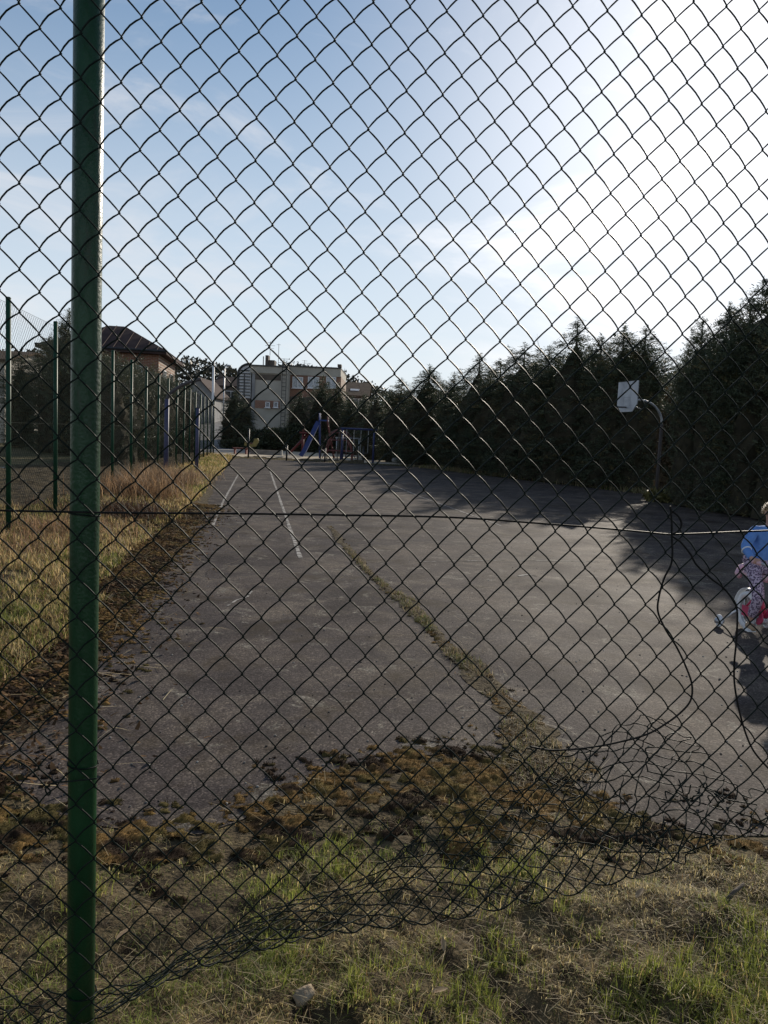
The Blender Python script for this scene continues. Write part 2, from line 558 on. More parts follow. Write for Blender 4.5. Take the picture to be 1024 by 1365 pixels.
# gravel yard and lawn beyond the left fence, sand of the playground, grass strip before it
m = MB(); g = [(-30, 8), (-4.6, 8), (-6.1, 18), (-8, 24), (-30, 20)]
me = fan_mesh(roughen(np.array(g, float), 0.6, 0.5, 4), 0.004).mesh('gravel_yard', M['gravel']); flip_up(me)
tag(link('gravel_yard', me, None, (0, 0, 0.035)), kind='structure')
g = [(-10.2, 41.2), (-3, 40.9), (3.2, 40.2), (4.4, 45), (2, 56), (-8, 58), (-13.2, 57), (-12.2, 49)]
me = fan_mesh(roughen(np.array(g, float), 0.5, 0.7, 6), 0.0).mesh('playground_sand', M['sand']); flip_up(me)
tag(link('playground_sand', me, None, (0, 0, 0.004)), kind='structure')

# crack strip of soil
mm = MB(); vs = []; 
t = np.linspace(0, len(CR) - 1, 90)
cx = np.interp(t, np.arange(len(CR)), CR[:, 0]); cy = np.interp(t, np.arange(len(CR)), CR[:, 1]); cw = np.interp(t, np.arange(len(CR)), crack_w)
cx = cx + (fbm(t * 1.7, t * 0, 2) - 0.5) * 0.10
for k in range(90):
    w1 = cw[k] * (0.35 + 1.1 * float(vnoise(t[k] * 4, 1.5, 3))); w2 = cw[k] * (0.35 + 1.1 * float(vnoise(t[k] * 4, 9.5, 4)))
    vs += [(cx[k] - w1, cy[k] - 0.1 * w1, 0.004), (cx[k], cy[k], 0.012), (cx[k] + w2, cy[k] + 0.1 * w2, 0.004)]
mm.add(vs, [q for k in range(89) for q in ((3 * k, 3 * k + 1, 3 * k + 4, 3 * k + 3), (3 * k + 1, 3 * k + 2, 3 * k + 5, 3 * k + 4))])
me = mm.mesh('crack_soil', M['soil'], True); flip_up(me)
tag(link('crack_soil', me), kind='structure')

# painted lines, worn
def line(pts, w, seed):
    P = [gp(*p) for p in pts]
    m = MB(); n = 60
    L = []
    for k in range(n + 1):
        t = k / n * (len(P) - 1); i0 = min(int(t), len(P) - 2)
        L.append(P[i0].lerp(P[i0 + 1], t - i0))
    d = (P[-1] - P[0]).normalized(); s = Vector((-d.y, d.x, 0))
    vs = []
    for k, p in enumerate(L):
        a = w / 2 * (0.75 + 0.5 * float(vnoise(k * 0.6, seed))); b = w / 2 * (0.75 + 0.5 * float(vnoise(k * 0.6, seed + 5.5)))
        vs += [p - s * a + Vector((0, 0, 0.004)), p + s * b + Vector((0, 0, 0.004))]
    fs = [(2 * k, 2 * k + 1, 2 * k + 3, 2 * k + 2) for k in range(n) if float(vnoise(k * 0.45 + seed * 7, 3.3)) > 0.17]
    m.add(vs, fs)
    me = m.mesh('court_line', M['line']); flip_up(me)
    return tag(link('court_line', me), kind='structure')
line([(360, 627), (372, 662), (385, 700), (401, 745)], 0.05, 1)
line([(318, 632), (308, 650), (298, 668), (284, 700)], 0.045, 2)
line([(515, 643), (560, 662), (640, 691), (668, 701)], 0.045, 3)
line([(303, 808), (316, 800), (330, 796), (336, 788)], 0.02, 5)
line([(560, 749), (680, 747), (800, 749)], 0.022, 6)
line([(690, 768), (705, 766), (716, 768)], 0.05, 8)

# ------------------------------------------------------------------ grass, moss and litter near the camera
def blades(x, y, z, L, w, az, lean, col, curl=0.5):
    """each blade: 5 verts in a bent strip of 1 quad-pair + tip -> triangles"""
    n = len(x)
    dx, dy = np.cos(az), np.sin(az)
    sx, sy = -dy, dx
    V = np.zeros((n, 5, 3), np.float32)
    h1 = L * 0.5; 
    o1 = L * 0.5 * np.sin(lean); z1 = h1 * np.cos(lean)
    l2 = lean + curl
    o2 = o1 + L * 0.5 * np.sin(l2); z2 = z1 + L * 0.5 * np.cos(l2)
    z2 = np.maximum(z2, 0.004)
    b = np.stack([x, y, z], 1)
    s = np.stack([sx, sy, np.zeros(n)], 1)
    d = np.stack([dx, dy, np.zeros(n)], 1)
    V[:, 0] = b - s * (w / 2)[:, None]
    V[:, 1] = b + s * (w / 2)[:, None]
    m1 = b + d * o1[:, None]; m1[:, 2] += z1
    V[:, 2] = m1 - s * (w * 0.42)[:, None]
    V[:, 3] = m1 + s * (w * 0.42)[:, None]
    tp = b + d * o2[:, None]; tp[:, 2] += z2
    V[:, 4] = tp
    i = np.arange(n)[:, None] * 5
    T = np.concatenate([i + np.array([0, 1, 3]), i + np.array([0, 3, 2]), i + np.array([2, 3, 4])], 1).reshape(-1, 3)
    c = np.repeat(col, 5, 0)
    return V.reshape(-1, 3), T, c

def palette(n, kind):
    """kind 0..1: 0 dry straw, 1 fresh green"""
    u = rng.random((n, 1))
    dry = np.array([0.27, 0.205, 0.11]) * (1 - u) + np.array([0.50, 0.41, 0.25]) * u
    brn = np.array([0.10, 0.065, 0.035]) * (1 - u) + np.array([0.19, 0.125, 0.07]) * u
    grn = np.array([0.075, 0.095, 0.026]) * (1 - u) + np.array([0.18, 0.20, 0.06]) * u
    k = kind[:, None]
    pick = rng.random((n, 1))
    base = np.where(pick < 0.25, brn, dry)
    return np.where(rng.random((n, 1)) < k, grn, base)

mz_px = [(-260, 990), (-60, 990), (0, 1010), (60, 1062), (130, 1078), (210, 1088), (270, 1086), (330, 1062), (385, 1034), (430, 1014),
           (480, 1003), (560, 993), (640, 990), (700, 985), (745, 1012), (800, 1040), (860, 1075), (930, 1096), (1024, 1098), (1250, 1115),
           (1250, 1190), (1024, 1165), (930, 1150), (850, 1140), (780, 1150), (700, 1140), (600, 1158), (520, 1165), (440, 1150), (380, 1165), (300, 1185), (200, 1180), (100, 1175), (0, 1165), (-260, 1180)]
MZ = np.array([(gp(*p).x, gp(*p).y) for p in mz_px])
def moss_zone(x, y):           # >0 inside the mossy strip
    d = edge_dist(MZ, x, y)
    return np.where(inside(MZ, x, y), d, -d)
def moss_mask(x, y):
    zn = moss_zone(x, y)
    n1 = fbm(x * 5.5, y * 5.5, 131); n2 = fbm(x * 17, y * 17, 133, 3)
    return sstep(-.01, .11, np.minimum(zn, .16) * .9 + (n1 - .53) * .55 + (n2 - .5) * .75)

parts_v, parts_f, parts_c = [], [], []
def collect(v, f, c):
    o = sum(len(a) for a in parts_v)
    parts_v.append(v); parts_f.append(f + o); parts_c.append(c)
def flush(name, mt):
    global parts_v, parts_f, parts_c
    o = link(name, np_mesh(name, np.concatenate(parts_v), np.concatenate(parts_f), mt, np.concatenate(parts_c)))
    parts_v, parts_f, parts_c = [], [], []
    return o

# foreground turf: tufts, so blades share a root and fan out
def turf(n_tuft, per, x0, x1, y0, y1, dmin, Lr, wr, green_bias, dens=0.35, dsoft=0.3):
    x = rng.uniform(x0, x1, n_tuft); y = rng.uniform(y0, y1, n_tuft)
    d = sdist(x, y)
    pr = (sstep(dmin, dmin + dsoft, d) * sstep(.16, -.02, moss_zone(x, y)) + .14 * (d > 0)) * np.clip(sstep(dens - 0.15, dens + 0.15, fbm(x * 3.1, y * 3.1, 21)) + 0.12, 0, 1)
    k = rng.random(n_tuft) < pr
    x, y, d = x[k], y[k], d[k]
    g = np.clip(sstep(0.44, 0.66, fbm(x * 2.6, y * 2.6, 31)) * 0.95 + green_bias, 0, 1)
    tl = rng.uniform(*Lr, len(x)) * (0.55 + 0.9 * fbm(x * 4, y * 4, 17))
    taz = rng.uniform(0, 6.283, len(x))
    n = len(x) * per
    rep = lambda a: np.repeat(a, per)
    bx = rep(x) + rng.normal(0, 0.012, n); by = rep(y) + rng.normal(0, 0.012, n)
    bz = verge_h(bx, by) - 0.004
    gg = rep(g)
    L = rep(tl) * rng.uniform(0.5, 1.25, n)
    dryk = rng.random(n) > gg
    lean = np.abs(rng.normal(0.55, 0.4, n)) + dryk * rng.uniform(0.1, 0.8, n)
    az = rep(taz) + rng.normal(0, 1.1, n)
    w = rng.uniform(*wr, n)
    col = palette(n, gg * 0.9) * np.array([1.60, 1.62, 1.30])
    collect(*blades(bx, by, bz, L, w, az, lean, col, rng.uniform(0.2, 1.7, n)))
turf(27000, 9, -2.4, 3.2, 1.35, 3.1, 0.02, (0.016, 0.05), (0.0011, 0.0024), 0.22, .41, .15)
# fresh green clumps, lower right and scattered
gx, gy = [], []
for (px, py, n, sp) in [(930, 1350, 60, .09), (985, 1345, 60, .09), (850, 1362, 40, .07), (640, 1350, 30, .06), (370, 1285, 24, .05), (560, 1320, 30, .08), (480, 1340, 26, .07),
                        (660, 1280, 26, .06), (640, 1190, 22, .06), (700, 1180, 20, .05), (460, 1170, 20, .05), (380, 1200, 20, .05), (120, 1200, 14, .05), (740, 1230, 14, .06),
                        (1000, 1250, 40, .08), (1010, 1300, 40, .08), (430, 1150, 22, .06)]:
    p = gp(px, py)
    gx.append(rng.normal(p.x, sp, n)); gy.append(rng.normal(p.y, sp * 1.1, n))
x = np.concatenate(gx); y = np.concatenate(gy)
per = 12; n = len(x) * per
bx = np.repeat(x, per) + rng.normal(0, .01, n); by = np.repeat(y, per) + rng.normal(0, .01, n)
collect(*blades(bx, by, verge_h(bx, by) - .004, rng.uniform(.025, .07, n), rng.uniform(.0016, .0032, n), rng.uniform(0, 6.28, n), np.abs(rng.normal(.5, .3, n)), palette(n, np.full(n, .93)) * np.array([1.75, 1.7, 1.2]), rng.uniform(.1, .8, n)))
# flattened straw over everything
n = 26000
x = rng.uniform(-2.4, 3.2, n); y = rng.uniform(1.35, 3.3, n); k = (sdist(x, y) > 0.0) & ((moss_zone(x, y) < 0) | (rng.random(n) < .12)) & (fbm(x * 2.4, y * 2.4, 37) > .42); x, y = x[k], y[k]; n = len(x)
collect(*blades(x, y, verge_h(x, y) + rng.uniform(.0, .03, n), rng.uniform(.025, .09, n), rng.uniform(.0009, .002, n), rng.uniform(0, 6.28, n), rng.uniform(1.0, 1.5, n), palette(n, np.full(n, .06)) * rng.uniform(.9, 1.75, (n, 1)), rng.uniform(-.2, .35, n)))
tag(flush('verge_grass', M['grass']), 'short matted straw and green grass on the verge behind the fence', 'grass', kind='stuff')

# left bank: dry yellow grass along the court
def bank(n_tuft, per, y0, y1, dmin, dmax, Lr, wr, gb, name=None):
    y = rng.uniform(y0, y1, n_tuft)
    xe = np.interp(y, [3, 4.9, 7, 10, 16.4, 23, 40], [-1.7, -1.84, -2.15, -2.6, -3.6, -4.9, -7.9])
    x = xe - rng.uniform(dmin, dmax, n_tuft) * (1 - 0.35 * sstep(14, 30, y))
    pr = np.clip(sstep(.25, .5, fbm(x * 1.8, y * 1.8, 41)) + .25, 0, 1)
    k = rng.random(n_tuft) < pr; x, y = x[k], y[k]
    g = np.clip(sstep(.45, .7, fbm(x * 1.3, y * 1.1, 51)) * .55 + gb, 0, 1)
    n = len(x) * per; rep = lambda a: np.repeat(a, per)
    sp = .02 + .01 * (y0 > 9)
    bx = rep(x) + rng.normal(0, sp, n); by = rep(y) + rng.normal(0, sp, n)
    gg = rep(g)
    col = palette(n, gg * .9) * np.array([1.32, 1.25, 1.05])
    L = rep(rng.uniform(*Lr, len(x))) * rng.uniform(.5, 1.3, n)
    collect(*blades(bx, by, verge_h(bx, by) - .005, L, rng.uniform(*wr, n), rng.uniform(0, 6.28, n), np.abs(rng.normal(.45, .4, n)), col, rng.uniform(.2, 1.1, n)))
bank(7000, 8, 3.0, 6.5, .28, 2.6, (.05, .11), (.003, .006), .42)
bank(7500, 7, 6.5, 12, .45, 3.2, (.06, .13), (.004, .009), .22)
bank(6500, 7, 12, 24, .35, 2.6, (.07, .16), (.007, .014), .16)
bank(4000, 6, 24, 41, .2, 2.4, (.07, .16), (.012, .024), .22)
tag(flush('bank_grass', M['grass']), 'dry yellow grass on the bank between the court and the left fence', 'grass', kind='stuff')

# crack grass
n_t = 1500
t = rng.random(n_t) ** 1.25 * (len(CR) - 1)
x = np.interp(t, np.arange(len(CR)), CR[:, 0]) + rng.normal(0, 1, n_t) * np.interp(t, np.arange(len(CR)), crack_w) * .42
y = np.interp(t, np.arange(len(CR)), CR[:, 1]) + rng.normal(0, .05, n_t)
k = vnoise(t * 2.6, t * 0 + .5, 77) > .5; x, y, t = x[k], y[k], t[k]
per = 9; n = len(x) * per
bx = np.repeat(x, per) + rng.normal(0, .015, n); by = np.repeat(y, per) + rng.normal(0, .015, n)
collect(*blades(bx, by, np.full(n, .006), rng.uniform(.018, .055, n), rng.uniform(.002, .0045, n), rng.uniform(0, 6.28, n), np.abs(rng.normal(.9, .45, n)), palette(n, np.repeat(sstep(.5, .8, vnoise(t * 2.1, t * 0, 5)) * .6 + .22, per)) * rng.uniform(.45, 1.1, (n, 1)), rng.uniform(.2, .9, n)))
# stray straw along the crack and over the asphalt
n = 420
t = rng.random(n) * (len(CR) - 4)
x = np.interp(t, np.arange(len(CR)), CR[:, 0]) + rng.normal(0, .16, n); y = np.interp(t, np.arange(len(CR)), CR[:, 1]) + rng.normal(0, .1, n)
collect(*blades(x, y, np.full(n, .007), rng.uniform(.05, .16, n), rng.uniform(.002, .004, n), rng.uniform(0, 6.28, n), rng.uniform(1.3, 1.5, n), palette(n, np.zeros(n)), rng.uniform(-.05, .1, n)))
tag(flush('crack_grass', M['grass']), 'thin grass growing along the crack in the asphalt', 'grass', kind='stuff')

# moss: cushions of fibres and lumps on the edge of the asphalt
ICO = []
def icosphere():
    p = (1 + 5 ** .5) / 2
    v = [(-1, p, 0), (1, p, 0), (-1, -p, 0), (1, -p, 0), (0, -1, p), (0, 1, p), (0, -1, -p), (0, 1, -p), (p, 0, -1), (p, 0, 1), (-p, 0, -1), (-p, 0, 1)]
    v = [Vector(q).normalized() for q in v]
    f = [(0, 11, 5), (0, 5, 1), (0, 1, 7), (0, 7, 10), (0, 10, 11), (1, 5, 9), (5, 11, 4), (11, 10, 2), (10, 7, 6), (7, 1, 8), (3, 9, 4), (3, 4, 2), (3, 2, 6), (3, 6, 8), (3, 8, 9), (4, 9, 5), (2, 4, 11), (6, 2, 10), (8, 6, 7), (9, 8, 1)]
    ca = {}
    def mid(a, b):
        k = (min(a, b), max(a, b))
        if k not in ca:
            v.append(((v[a] + v[b]) / 2).normalized()); ca[k] = len(v) - 1
        return ca[k]
    f2 = []
    for a, b, c in f:
        x, y, z = mid(a, b), mid(b, c), mid(c, a)
        f2 += [(a, x, z), (b, y, x), (c, z, y), (x, y, z)]
    return np.array(v), np.array(f2)
IV, IF = icosphere()
def moss_colour(x, y, n):
    g = fbm(x * 5, y * 5, 61); h = fbm(x * 9, y * 9, 66)
    dark = np.array([0.026, 0.017, 0.011]); rust = np.array([0.135, 0.083, 0.030]); olive = np.array([0.095, 0.078, 0.026])
    a = sstep(.46, .58, g)[:, None]; b = sstep(.5, .66, h)[:, None]
    c = dark * (1 - a) + rust * a
    c = c * (1 - b * .6) + olive * b * .6
    return c * rng.uniform(.7, 1.4, (n, 1))
def moss_lumps(x, y, z, r, flat=(.2, .4)):
    n = len(x)
    sc = np.stack([r * rng.uniform(.8, 1.4, n), r * rng.uniform(.8, 1.4, n), r * rng.uniform(*flat, n)], 1)
    P = IV[None] * sc[:, None] * (1 + rng.normal(0, .22, (n, len(IV), 1)))
    a = rng.uniform(0, 6.28, n); ca, sa = np.cos(a)[:, None], np.sin(a)[:, None]
    px = P[..., 0] * ca - P[..., 1] * sa; py = P[..., 0] * sa + P[..., 1] * ca
    P = np.stack([px + x[:, None], py + y[:, None], P[..., 2] + z[:, None]], -1)
    F_ = (np.arange(n)[:, None, None] * len(IV) + IF[None]).reshape(-1, 3)
    collect(P.reshape(-1, 3), F_, np.repeat(moss_colour(x, y, n), len(IV), 0))
def moss_fibres(x, y, z, r, per):
    n = len(x) * per; rep = lambda a: np.repeat(a, per)
    q = rep(r) * np.sqrt(rng.random(n)); a = rng.uniform(0, 6.28, n)
    bx = rep(x) + q * np.cos(a); by = rep(y) + q * np.sin(a)
    bz = rep(z) + rep(r) * .35 * (1 - (q / rep(r)) ** 2)
    collect(*blades(bx, by, bz, rng.uniform(.006, .017, n), rng.uniform(.0022, .0045, n), a + rng.normal(0, .7, n), np.abs(rng.normal(.5, .4, n)), moss_colour(bx, by, n) * 1.25, rng.uniform(0, .8, n)))
def moss_field(n, x0, x1, y0, y1, lo, hi, thr, rr):
    x = rng.uniform(x0, x1, n); y = rng.uniform(y0, y1, n)
    d = sdist(x, y)
    base = sstep(lo, lo * .35, d) * sstep(hi, hi * .4, d)
    cl = fbm(x * 3.3, y * 3.3, 71)
    k = rng.random(n) < np.where(cl + base * .34 > thr, base, 0) * np.where(d < lo * .4, .55, 1)
    x, y, d = x[k], y[k], d[k]
    r = rng.uniform(*rr, len(x)) * (.6 + .8 * fbm(x * 6, y * 6, 81))
    z = np.where(d > 0, verge_h(x, y), 0.0)
    return x, y, z, r
xs = np.arange(-2.3, 2.7, .009); ys = np.arange(2.1, 3.75, .009)
X, Y = np.meshgrid(xs, ys)
mask = moss_mask(X, Y) 
lump = fbm(X * 22, Y * 22, 141, 3)
Hm = np.maximum(verge_h(X, Y), -.004) + (mask * (.006 + .022 * lump * lump * 1.6) - .008) + .004 * (vnoise(X * 110, Y * 110, 5) - .5) * (mask > .1)
V = np.stack([X.ravel(), Y.ravel(), Hm.ravel()], 1); n, k = len(xs), len(ys)
i = np.arange(n - 1)[None, :] + n * np.arange(k - 1)[:, None]
Q = np.stack([i, i + 1, i + 1 + n, i + n], -1).reshape(-1, 4); Q = Q[(mask.ravel()[Q] > .18).all(1)]
T3 = np.concatenate([Q[:, [0, 1, 2]], Q[:, [0, 2, 3]]])
collect(V, T3, moss_colour(X.ravel(), Y.ravel(), len(V)) * (.45 + 1.1 * lump.ravel()[:, None]))
n = 260000; x = rng.uniform(-2.3, 2.7, n); y = rng.uniform(2.1, 3.75, n); mk = moss_mask(x, y); k = mk > .2 + .3 * rng.random(n); x, y, mk = x[k], y[k], mk[k]; n = len(x)
lu = fbm(x * 22, y * 22, 141, 3)
zz = np.maximum(verge_h(x, y), -.004) + mk * (.006 + .022 * lu * lu * 1.6) - .010
collect(*blades(x, y, zz, rng.uniform(.004, .012, n), rng.uniform(.0016, .0032, n), rng.uniform(0, 6.28, n), np.abs(rng.normal(.4, .35, n)), moss_colour(x, y, n) * (.6 + 1.0 * lu[:, None]), rng.uniform(0, .8, n)))
n = 700; x = rng.uniform(-2.2, 2.4, n); y = rng.uniform(2.2, 3.8, n); k = moss_zone(x, y) > -.05; x, y = x[k], y[k]; n = len(x)
collect(*blades(x, y, np.maximum(verge_h(x, y), 0) + .012, rng.uniform(.03, .12, n), rng.uniform(.0012, .0026, n), rng.uniform(0, 6.28, n), rng.uniform(1.1, 1.5, n), palette(n, np.full(n, .05)), rng.uniform(-.2, .3, n)))
n = 1500; x = rng.uniform(-2.2, 2.4, n); y = rng.uniform(2.3, 4.0, n); zn = moss_zone(x, y); k = (zn > -.22) & (zn < .12) & (sdist(x, y) < .05) & (fbm(x * 6, y * 6, 201) > .52); x, y = x[k], y[k]; r = rng.uniform(.005, .014, len(x))
moss_lumps(x, y, np.zeros(len(x)), r); moss_fibres(x, y, np.zeros(len(x)), r, 9)
# loose cushions on the open asphalt
lp = [(355, 1020), (372, 1040), (395, 1050), (410, 1062), (455, 1010), (467, 1022), (515, 1018), (535, 1012), (440, 1048), (420, 1030), (300, 1070), (250, 1085), (150, 845), (190, 893), (175, 900), (168, 925), (545, 1000), (565, 1002), (610, 1000), (625, 1003), (210, 1080), (975, 1060), (520, 1008), (340, 1075), (318, 1082), (350, 1095), (365, 1030), (660, 1000), (680, 985), (250, 800), (215, 832), (455, 1030)]
lx, ly = [], []
for p in lp:
    q = gp(*p); k = rng.integers(2, 6)
    lx.append(rng.normal(q.x, .022, k)); ly.append(rng.normal(q.y, .02, k))
x = np.concatenate(lx); y = np.concatenate(ly); r = rng.uniform(.009, .022, len(x)); z = np.zeros(len(x))
moss_lumps(x, y, z, r); moss_fibres(x, y, z, r, 12)
# moss in the crack
t = rng.random(900) ** 1.3 * (len(CR) - 1)
x = np.interp(t, np.arange(len(CR)), CR[:, 0]) + rng.normal(0, 1, 900) * np.interp(t, np.arange(len(CR)), crack_w) * .4; y = np.interp(t, np.arange(len(CR)), CR[:, 1]) + rng.normal(0, .06, 900)
r = rng.uniform(.008, .02, 900); z = np.full(900, .003)
moss_lumps(x, y, z, r); moss_fibres(x, y, z, r, 8)
tag(flush('moss', M['moss']), 'brown and olive moss cushions creeping over the near edge of the asphalt', 'moss', kind='stuff')
# left edge: moss and rotting leaves
n = 9000
y = 3.0 + 12 * rng.random(n) ** 1.6
xe = np.interp(y, [3, 4.9, 7, 10, 16.4], [-1.62, -1.84, -2.15, -2.6, -3.45])
x = xe - rng.normal(.22, .23, n) - .05
k = (fbm(x * 3, y * 3, 91) > .33); x, y = x[k], y[k]
r = rng.uniform(.009, .022, len(x)) * (1 + y * .03); d = sdist(x, y); z = np.where(d > 0, verge_h(x, y) + .004, 0)
moss_lumps(x, y, z, r, (.25, .5)); moss_fibres(x, y, z, r, 6)
# curled leaf flakes
n = 5200
y = 2.9 + 11 * rng.random(n) ** 1.5
xe = np.interp(y, [3, 4.9, 7, 10, 16.4], [-1.62, -1.84, -2.15, -2.6, -3.45])
x = xe - rng.normal(.25, .3, n)
d = sdist(x, y); z = np.where(d > 0, verge_h(x, y) + .01, .004) + rng.uniform(0, .02, n)
u = rng.random((n, 1)); col = np.array([.05, .03, .017]) * (1 - u) + np.array([.17, .10, .05]) * u
collect(*blades(x, y, z, rng.uniform(.02, .055, n), rng.uniform(.01, .026, n), rng.uniform(0, 6.28, n), rng.uniform(.8, 1.5, n), col, rng.uniform(-.6, .6, n)))
n = 320
y = 3 + 11 * rng.random(n); xe = np.interp(y, [3, 4.9, 7, 10, 16.4], [-1.62, -1.84, -2.15, -2.6, -3.45]); x = xe - rng.normal(.1, .35, n)
collect(*blades(x, y, np.where(sdist(x, y) > 0, verge_h(x, y) + .02, .006), rng.uniform(.08, .3, n), rng.uniform(.002, .006, n), rng.uniform(0, 6.28, n), rng.uniform(1.2, 1.5, n), palette(n, np.zeros(n)) * 1.25, rng.uniform(-.1, .2, n)))
tag(flush('leaf_litter', M['moss']), 'dark rotting leaves and moss along the left edge of the asphalt', 'leaf litter', kind='stuff')
# pebbles and crumbs on the asphalt
n = 900
y = 2.9 + 14 * rng.random(n) ** 1.7; x = rng.uniform(-.45, .55, n) * (y + 2.5)
k = sdist(x, y) < -.05; x, y = x[k], y[k]
r = rng.uniform(.003, .0085, len(x)); n = len(x)
P = IV[None, :12] * (r[:, None, None]) * rng.uniform(.6, 1.3, (n, 12, 1)); P[..., 2] *= .6
P[..., 0] += x[:, None]; P[..., 1] += y[:, None]; P[..., 2] += .002
f0 = np.array([(0, 11, 5), (0, 5, 1), (0, 1, 7), (0, 7, 10), (0, 10, 11), (1, 5, 9), (5, 11, 4), (11, 10, 2), (10, 7, 6), (7, 1, 8), (3, 9, 4), (3, 4, 2), (3, 2, 6), (3, 6, 8), (3, 8, 9), (4, 9, 5), (2, 4, 11), (6, 2, 10), (8, 6, 7), (9, 8, 1)])
u = rng.random((n, 1)) ** 2
collect(P.reshape(-1, 3), (np.arange(n)[:, None, None] * 12 + f0).reshape(-1, 3), np.repeat(np.array([.06, .055, .05]) * (1 - u) + np.array([.42, .41, .38]) * u, 12, 0))
tag(flush('pebbles', M['moss']), 'small pebbles and crumbs scattered over the asphalt', 'pebbles', kind='stuff')
# pale stone in the grass, dry leaves, stick
p = gp(405, 1342)
sv, sf = icosphere()
sv = np.clip(sv, [-.75, -.7, -.6], [.7, .8, .55]) * np.array([.036, .026, .017]) * (1 + rng.normal(0, .07, (len(sv), 1)))
o = link('stone', np_mesh('stone', sv, sf, M['stone'])); o.location = (p.x, p.y, float(verge_h(np.array([p.x]), np.array([p.y]))[0]) + .018); o.rotation_euler = (.25, -.3, .5)
tag(o, 'pale angular sandstone lying in the grass near the bottom of the picture', 'stone')
def dead_leaf(px, py, s, rz, label, dark=0):
    p = gp(px, py); m = MB(); L = [(-1, 0), (-.5, .34), (.1, .42), (.6, .25), (1, 0), (.6, -.25), (.1, -.42), (-.5, -.34)]
    m.add([(a * s, b * s, .35 * s * (b * b * 2 + .25 * a)) for a, b in L] + [(-.3 * s, 0, -.02 * s), (.4 * s, 0, .03 * s)], [(0, 8, 1), (1, 8, 2), (2, 8, 9), (2, 9, 3), (3, 9, 4), (4, 9, 5), (5, 9, 6), (6, 9, 8), (6, 8, 7), (7, 8, 0)])
    o = m.build('dead_leaf', M['deadleaf'], smooth=True)
    o.location = (p.x, p.y, max(0, float(verge_h(np.array([p.x]), np.array([p.y]))[0])) + .03); o.rotation_euler = (random.uniform(-.5, .5), random.uniform(-.5, .5), rz)
    tag(o, label, 'leaf')
M['deadleaf'] = mat('dry_leaf', (0.22, 0.14, 0.07), 0.7, col2=(0.36, 0.25, 0.14), scale=40)
dead_leaf(850, 1225, .025, .7, 'pale narrow dead leaf standing up in the straw below the torn mesh')
dead_leaf(590, 1278, .022, 1.7, 'small brown curled leaf in the green grass below the rolled mesh')
dead_leaf(585, 1342, .024, .1, 'brown dead leaf beside dark soil near the bottom of the picture')
dead_leaf(165, 1262, .035, 1.2, 'tan dead leaf in the dark hollow right of the green post')
p, q = gp(965, 1205, .05), gp(992, 1178, .09)
tag(MB().tube([p, (p + q) / 2 + Vector((0, 0, .006)), q], [.008, .007, .005], 7).build('stick', M['bark'], smooth=True), 'short broken stick leaning in the straw under the torn mesh', 'stick')

# ------------------------------------------------------------------ NEAR FENCE
FTH = 0.1374
FE = Vector((math.cos(FTH), math.sin(FTH), 0)); FN = Vector((-math.sin(FTH), math.cos(FTH), 0)); FP = Vector((0, 1.55, 0))
def fplane(px, py):
    r = ray(px, py); t = (FP - Vector((0, 0, CAM_H))).dot(FN) / r.dot(FN)
    P = Vector((0, 0, CAM_H)) + r * t
    return (P - FP).dot(FE), P.z
def fpos(u, z, n=0.0):
    p = FP + FE * u + FN * n
    return Vector((p.x, p.y, z))
u0 = fplane(113, 682)[0]
fence = thing('chain_link_fence', 'near chain link fence of dark wire on a green post, torn and rolled up below', 'fence', fpos(u0, 0))
finv = Matrix.Translation(-Vector(fence.location))
def local(pts):
    o = Vector(fence.location)
    return [Vector(p) - o for p in pts]
# post leans a hair; it stands just behind the mesh
for du in (0.0, 2.55, -2.55):
    a = fpos(u0 + du - .012, -.3, .036); b = fpos(u0 + du - .005, 2.95, .036)
    o = MB().tube(local([a, a.lerp(b, .33), a.lerp(b, .66), b]), .0276, 40).build('post', M['post'], fence, True)
    cap = MB().ball(local([b])[0], .031, (1, 1, .45), 20, 8).build('post_cap', M['dark_metal'], o, True)

